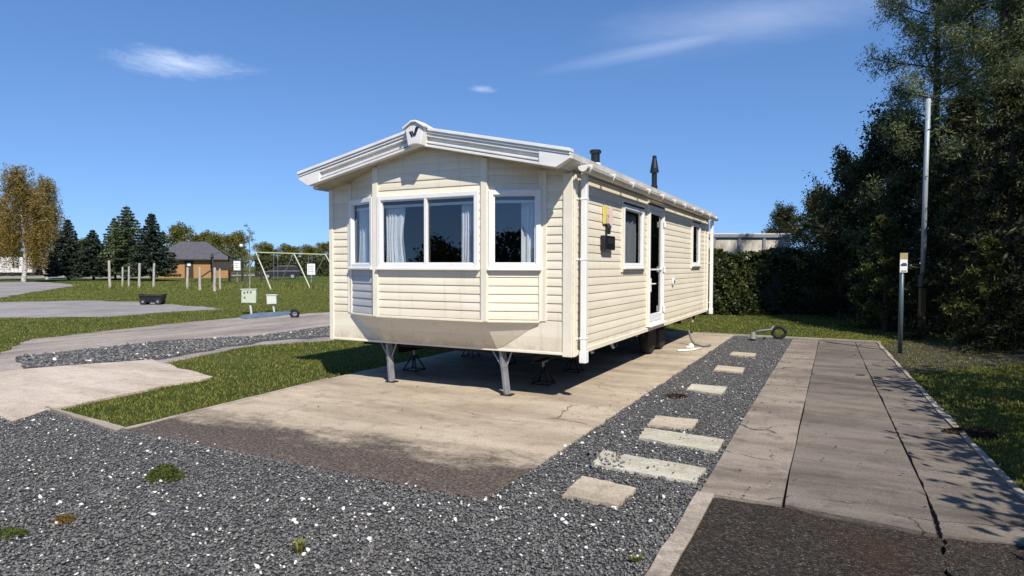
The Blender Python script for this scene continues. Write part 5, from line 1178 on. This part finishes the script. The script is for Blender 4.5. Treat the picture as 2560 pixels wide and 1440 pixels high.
def gen_spruce(seed, H, R, m, name, layers=20, full=1.0):
    r = np.random.default_rng(seed); tr = Acc(); tr.add(*np_tube(np.array([[0, 0, 0], [0, 0, H * .5], [0, 0, H]]), [0.14, .08, .01], 7)); Cs = []; D = []
    for i in range(layers):
        t = (i + .5) / layers; z = H * (.12 + .86 * t); nb = int(10 - 4 * t); Lr = R * (1 - t) ** .85 + .12
        for k in range(nb):
            az = k * 6.283 / nb + i * .7 + r.normal(0, .15); Lb = Lr * r.uniform(.75, 1.15); s = np.linspace(0, 1, 4)
            bp = np.stack([np.cos(az) * s * Lb, np.sin(az) * s * Lb, z + Lb * (-.35 * s + .22 * s ** 2)], 1); tr.add(*np_tube(bp, np.linspace(.03, .006, 4), 3))
            m_ = int(46 * Lb * full) + 8; u = r.random(m_) ** .7; wv = r.normal(0, .16 * Lb, m_) * (1.1 - u)
            Cs.append(np.stack([np.cos(az) * u * Lb - np.sin(az) * wv, np.sin(az) * u * Lb + np.cos(az) * wv, z + Lb * (-.35 * u + .22 * u ** 2) - r.uniform(0, .14, m_)], 1))
    C = np.concatenate(Cs); V, Fq = leaf_quads(C, 0.14, .38)
    root = empty(name, (0, 0, 0)); root['own'] = 1; tr.build('trunk', M['bark'], root, True); fast('crown', V, Fq, m, root); return root
spr = gen_spruce(2, 6.3, 2.15, LF['spruce'], 'spruce_tree', 22, 1.25); sprl = gen_spruce(6, 7.7, 2.8, LF['spruce_light'], 'pine_tree', 23, 1.3)
GS = 'conifers left of the brick building'
place(spr, 172, 68, 1.06, 0, 'dark spruce directly right of the golden birches', 'tree', GS, first=True)
place(spr, 234, 68, 1.05, 1.1, 'shortest dark spruce, standing between two others', 'tree', GS, sz=0.88)
place(spr, 381, 66, 1.2, 2.3, 'dark spruce beside the brick building roof', 'tree', GS, sz=1.14)
place(sprl, 320, 70, 1.25, 0.4, 'broad light green pine between the dark spruces', 'tree', GS, sz=1.08, first=True)
place(sprl, 288, 74, 0.95, 3.0, 'smaller pale pine half hidden behind the broad light green one', 'tree', GS)
dec = gen_tree(41, 7.5, 3.2, 0.10, 40, 8, 34, 0.15, dome, lambda t: 0.5 + 0.3 * t, 0.28, LF['spring'], M['bark'], 0.15, name='broadleaf_tree')
GD = 'spring green trees on the left skyline'
for i, (px, d, s, rzv, lab) in enumerate([(445, 118, 1.05, 0, 'spring green tree behind the brick building roof, left part'), (505, 122, 0.92, 1.0, 'spring green tree above the ridge of the brick building'), (590, 112, 0.86, 2.0, 'yellowish tree behind the lamp globe'), (548, 116, 0.84, 5.0, 'yellowish tree rising behind the hip of the brick roof'), (668, 130, 0.72, 3.0, 'round green tree behind the left end of the swing bar'), (725, 136, 0.70, 4.0, 'green tree behind the middle of the swing bar'), (775, 132, 0.66, 5.0, 'low green tree behind the white notice board by the swing'), (822, 128, 0.76, 0.7, 'green tree touching the left caravan corner'), (205, 110, 0.72, 1.7, 'yellow green tree glimpsed between two dark spruces'), (20, 112, 0.85, 2.9, 'dull green tree behind the pale caravan far left')]):
    place(dec, px, d, s * (1.0 if i < 4 else 1.35), rzv, lab, 'tree', GD, sz=s * 1.02, first=(i == 0))
# low field hedges
a = at(636, 98); b = at(1060, 96); hedge('hedge', a, b, 1.6, 2.6, 8200, 0.22, LF['hedge'], 'dark field hedge behind the parked car and swings', lumps=0.2)
a = at(-160, 104); b = at(420, 104); hedge('hedge', a, b, 1.6, 2.3, 9000, 0.22, LF['dark'], 'long dark field hedge behind birches and spruces', lumps=0.25)
# rough tall grass along the post fence
nT = 5200; pxr = RNG.uniform(180, 830, nT); dd = RNG.uniform(40, 58, nT); cxx = (pxr - 1280) / F * dd
PT = np.stack([CAM.x + cxx * CA - dd * SA, CAM.y + cxx * SA + dd * CA], 1); 
tag(blades(PT, dd * 0.8, 0.22, 'rough_grass'), 'rough tall grass along the weathered field posts', 'grass', kind='stuff')
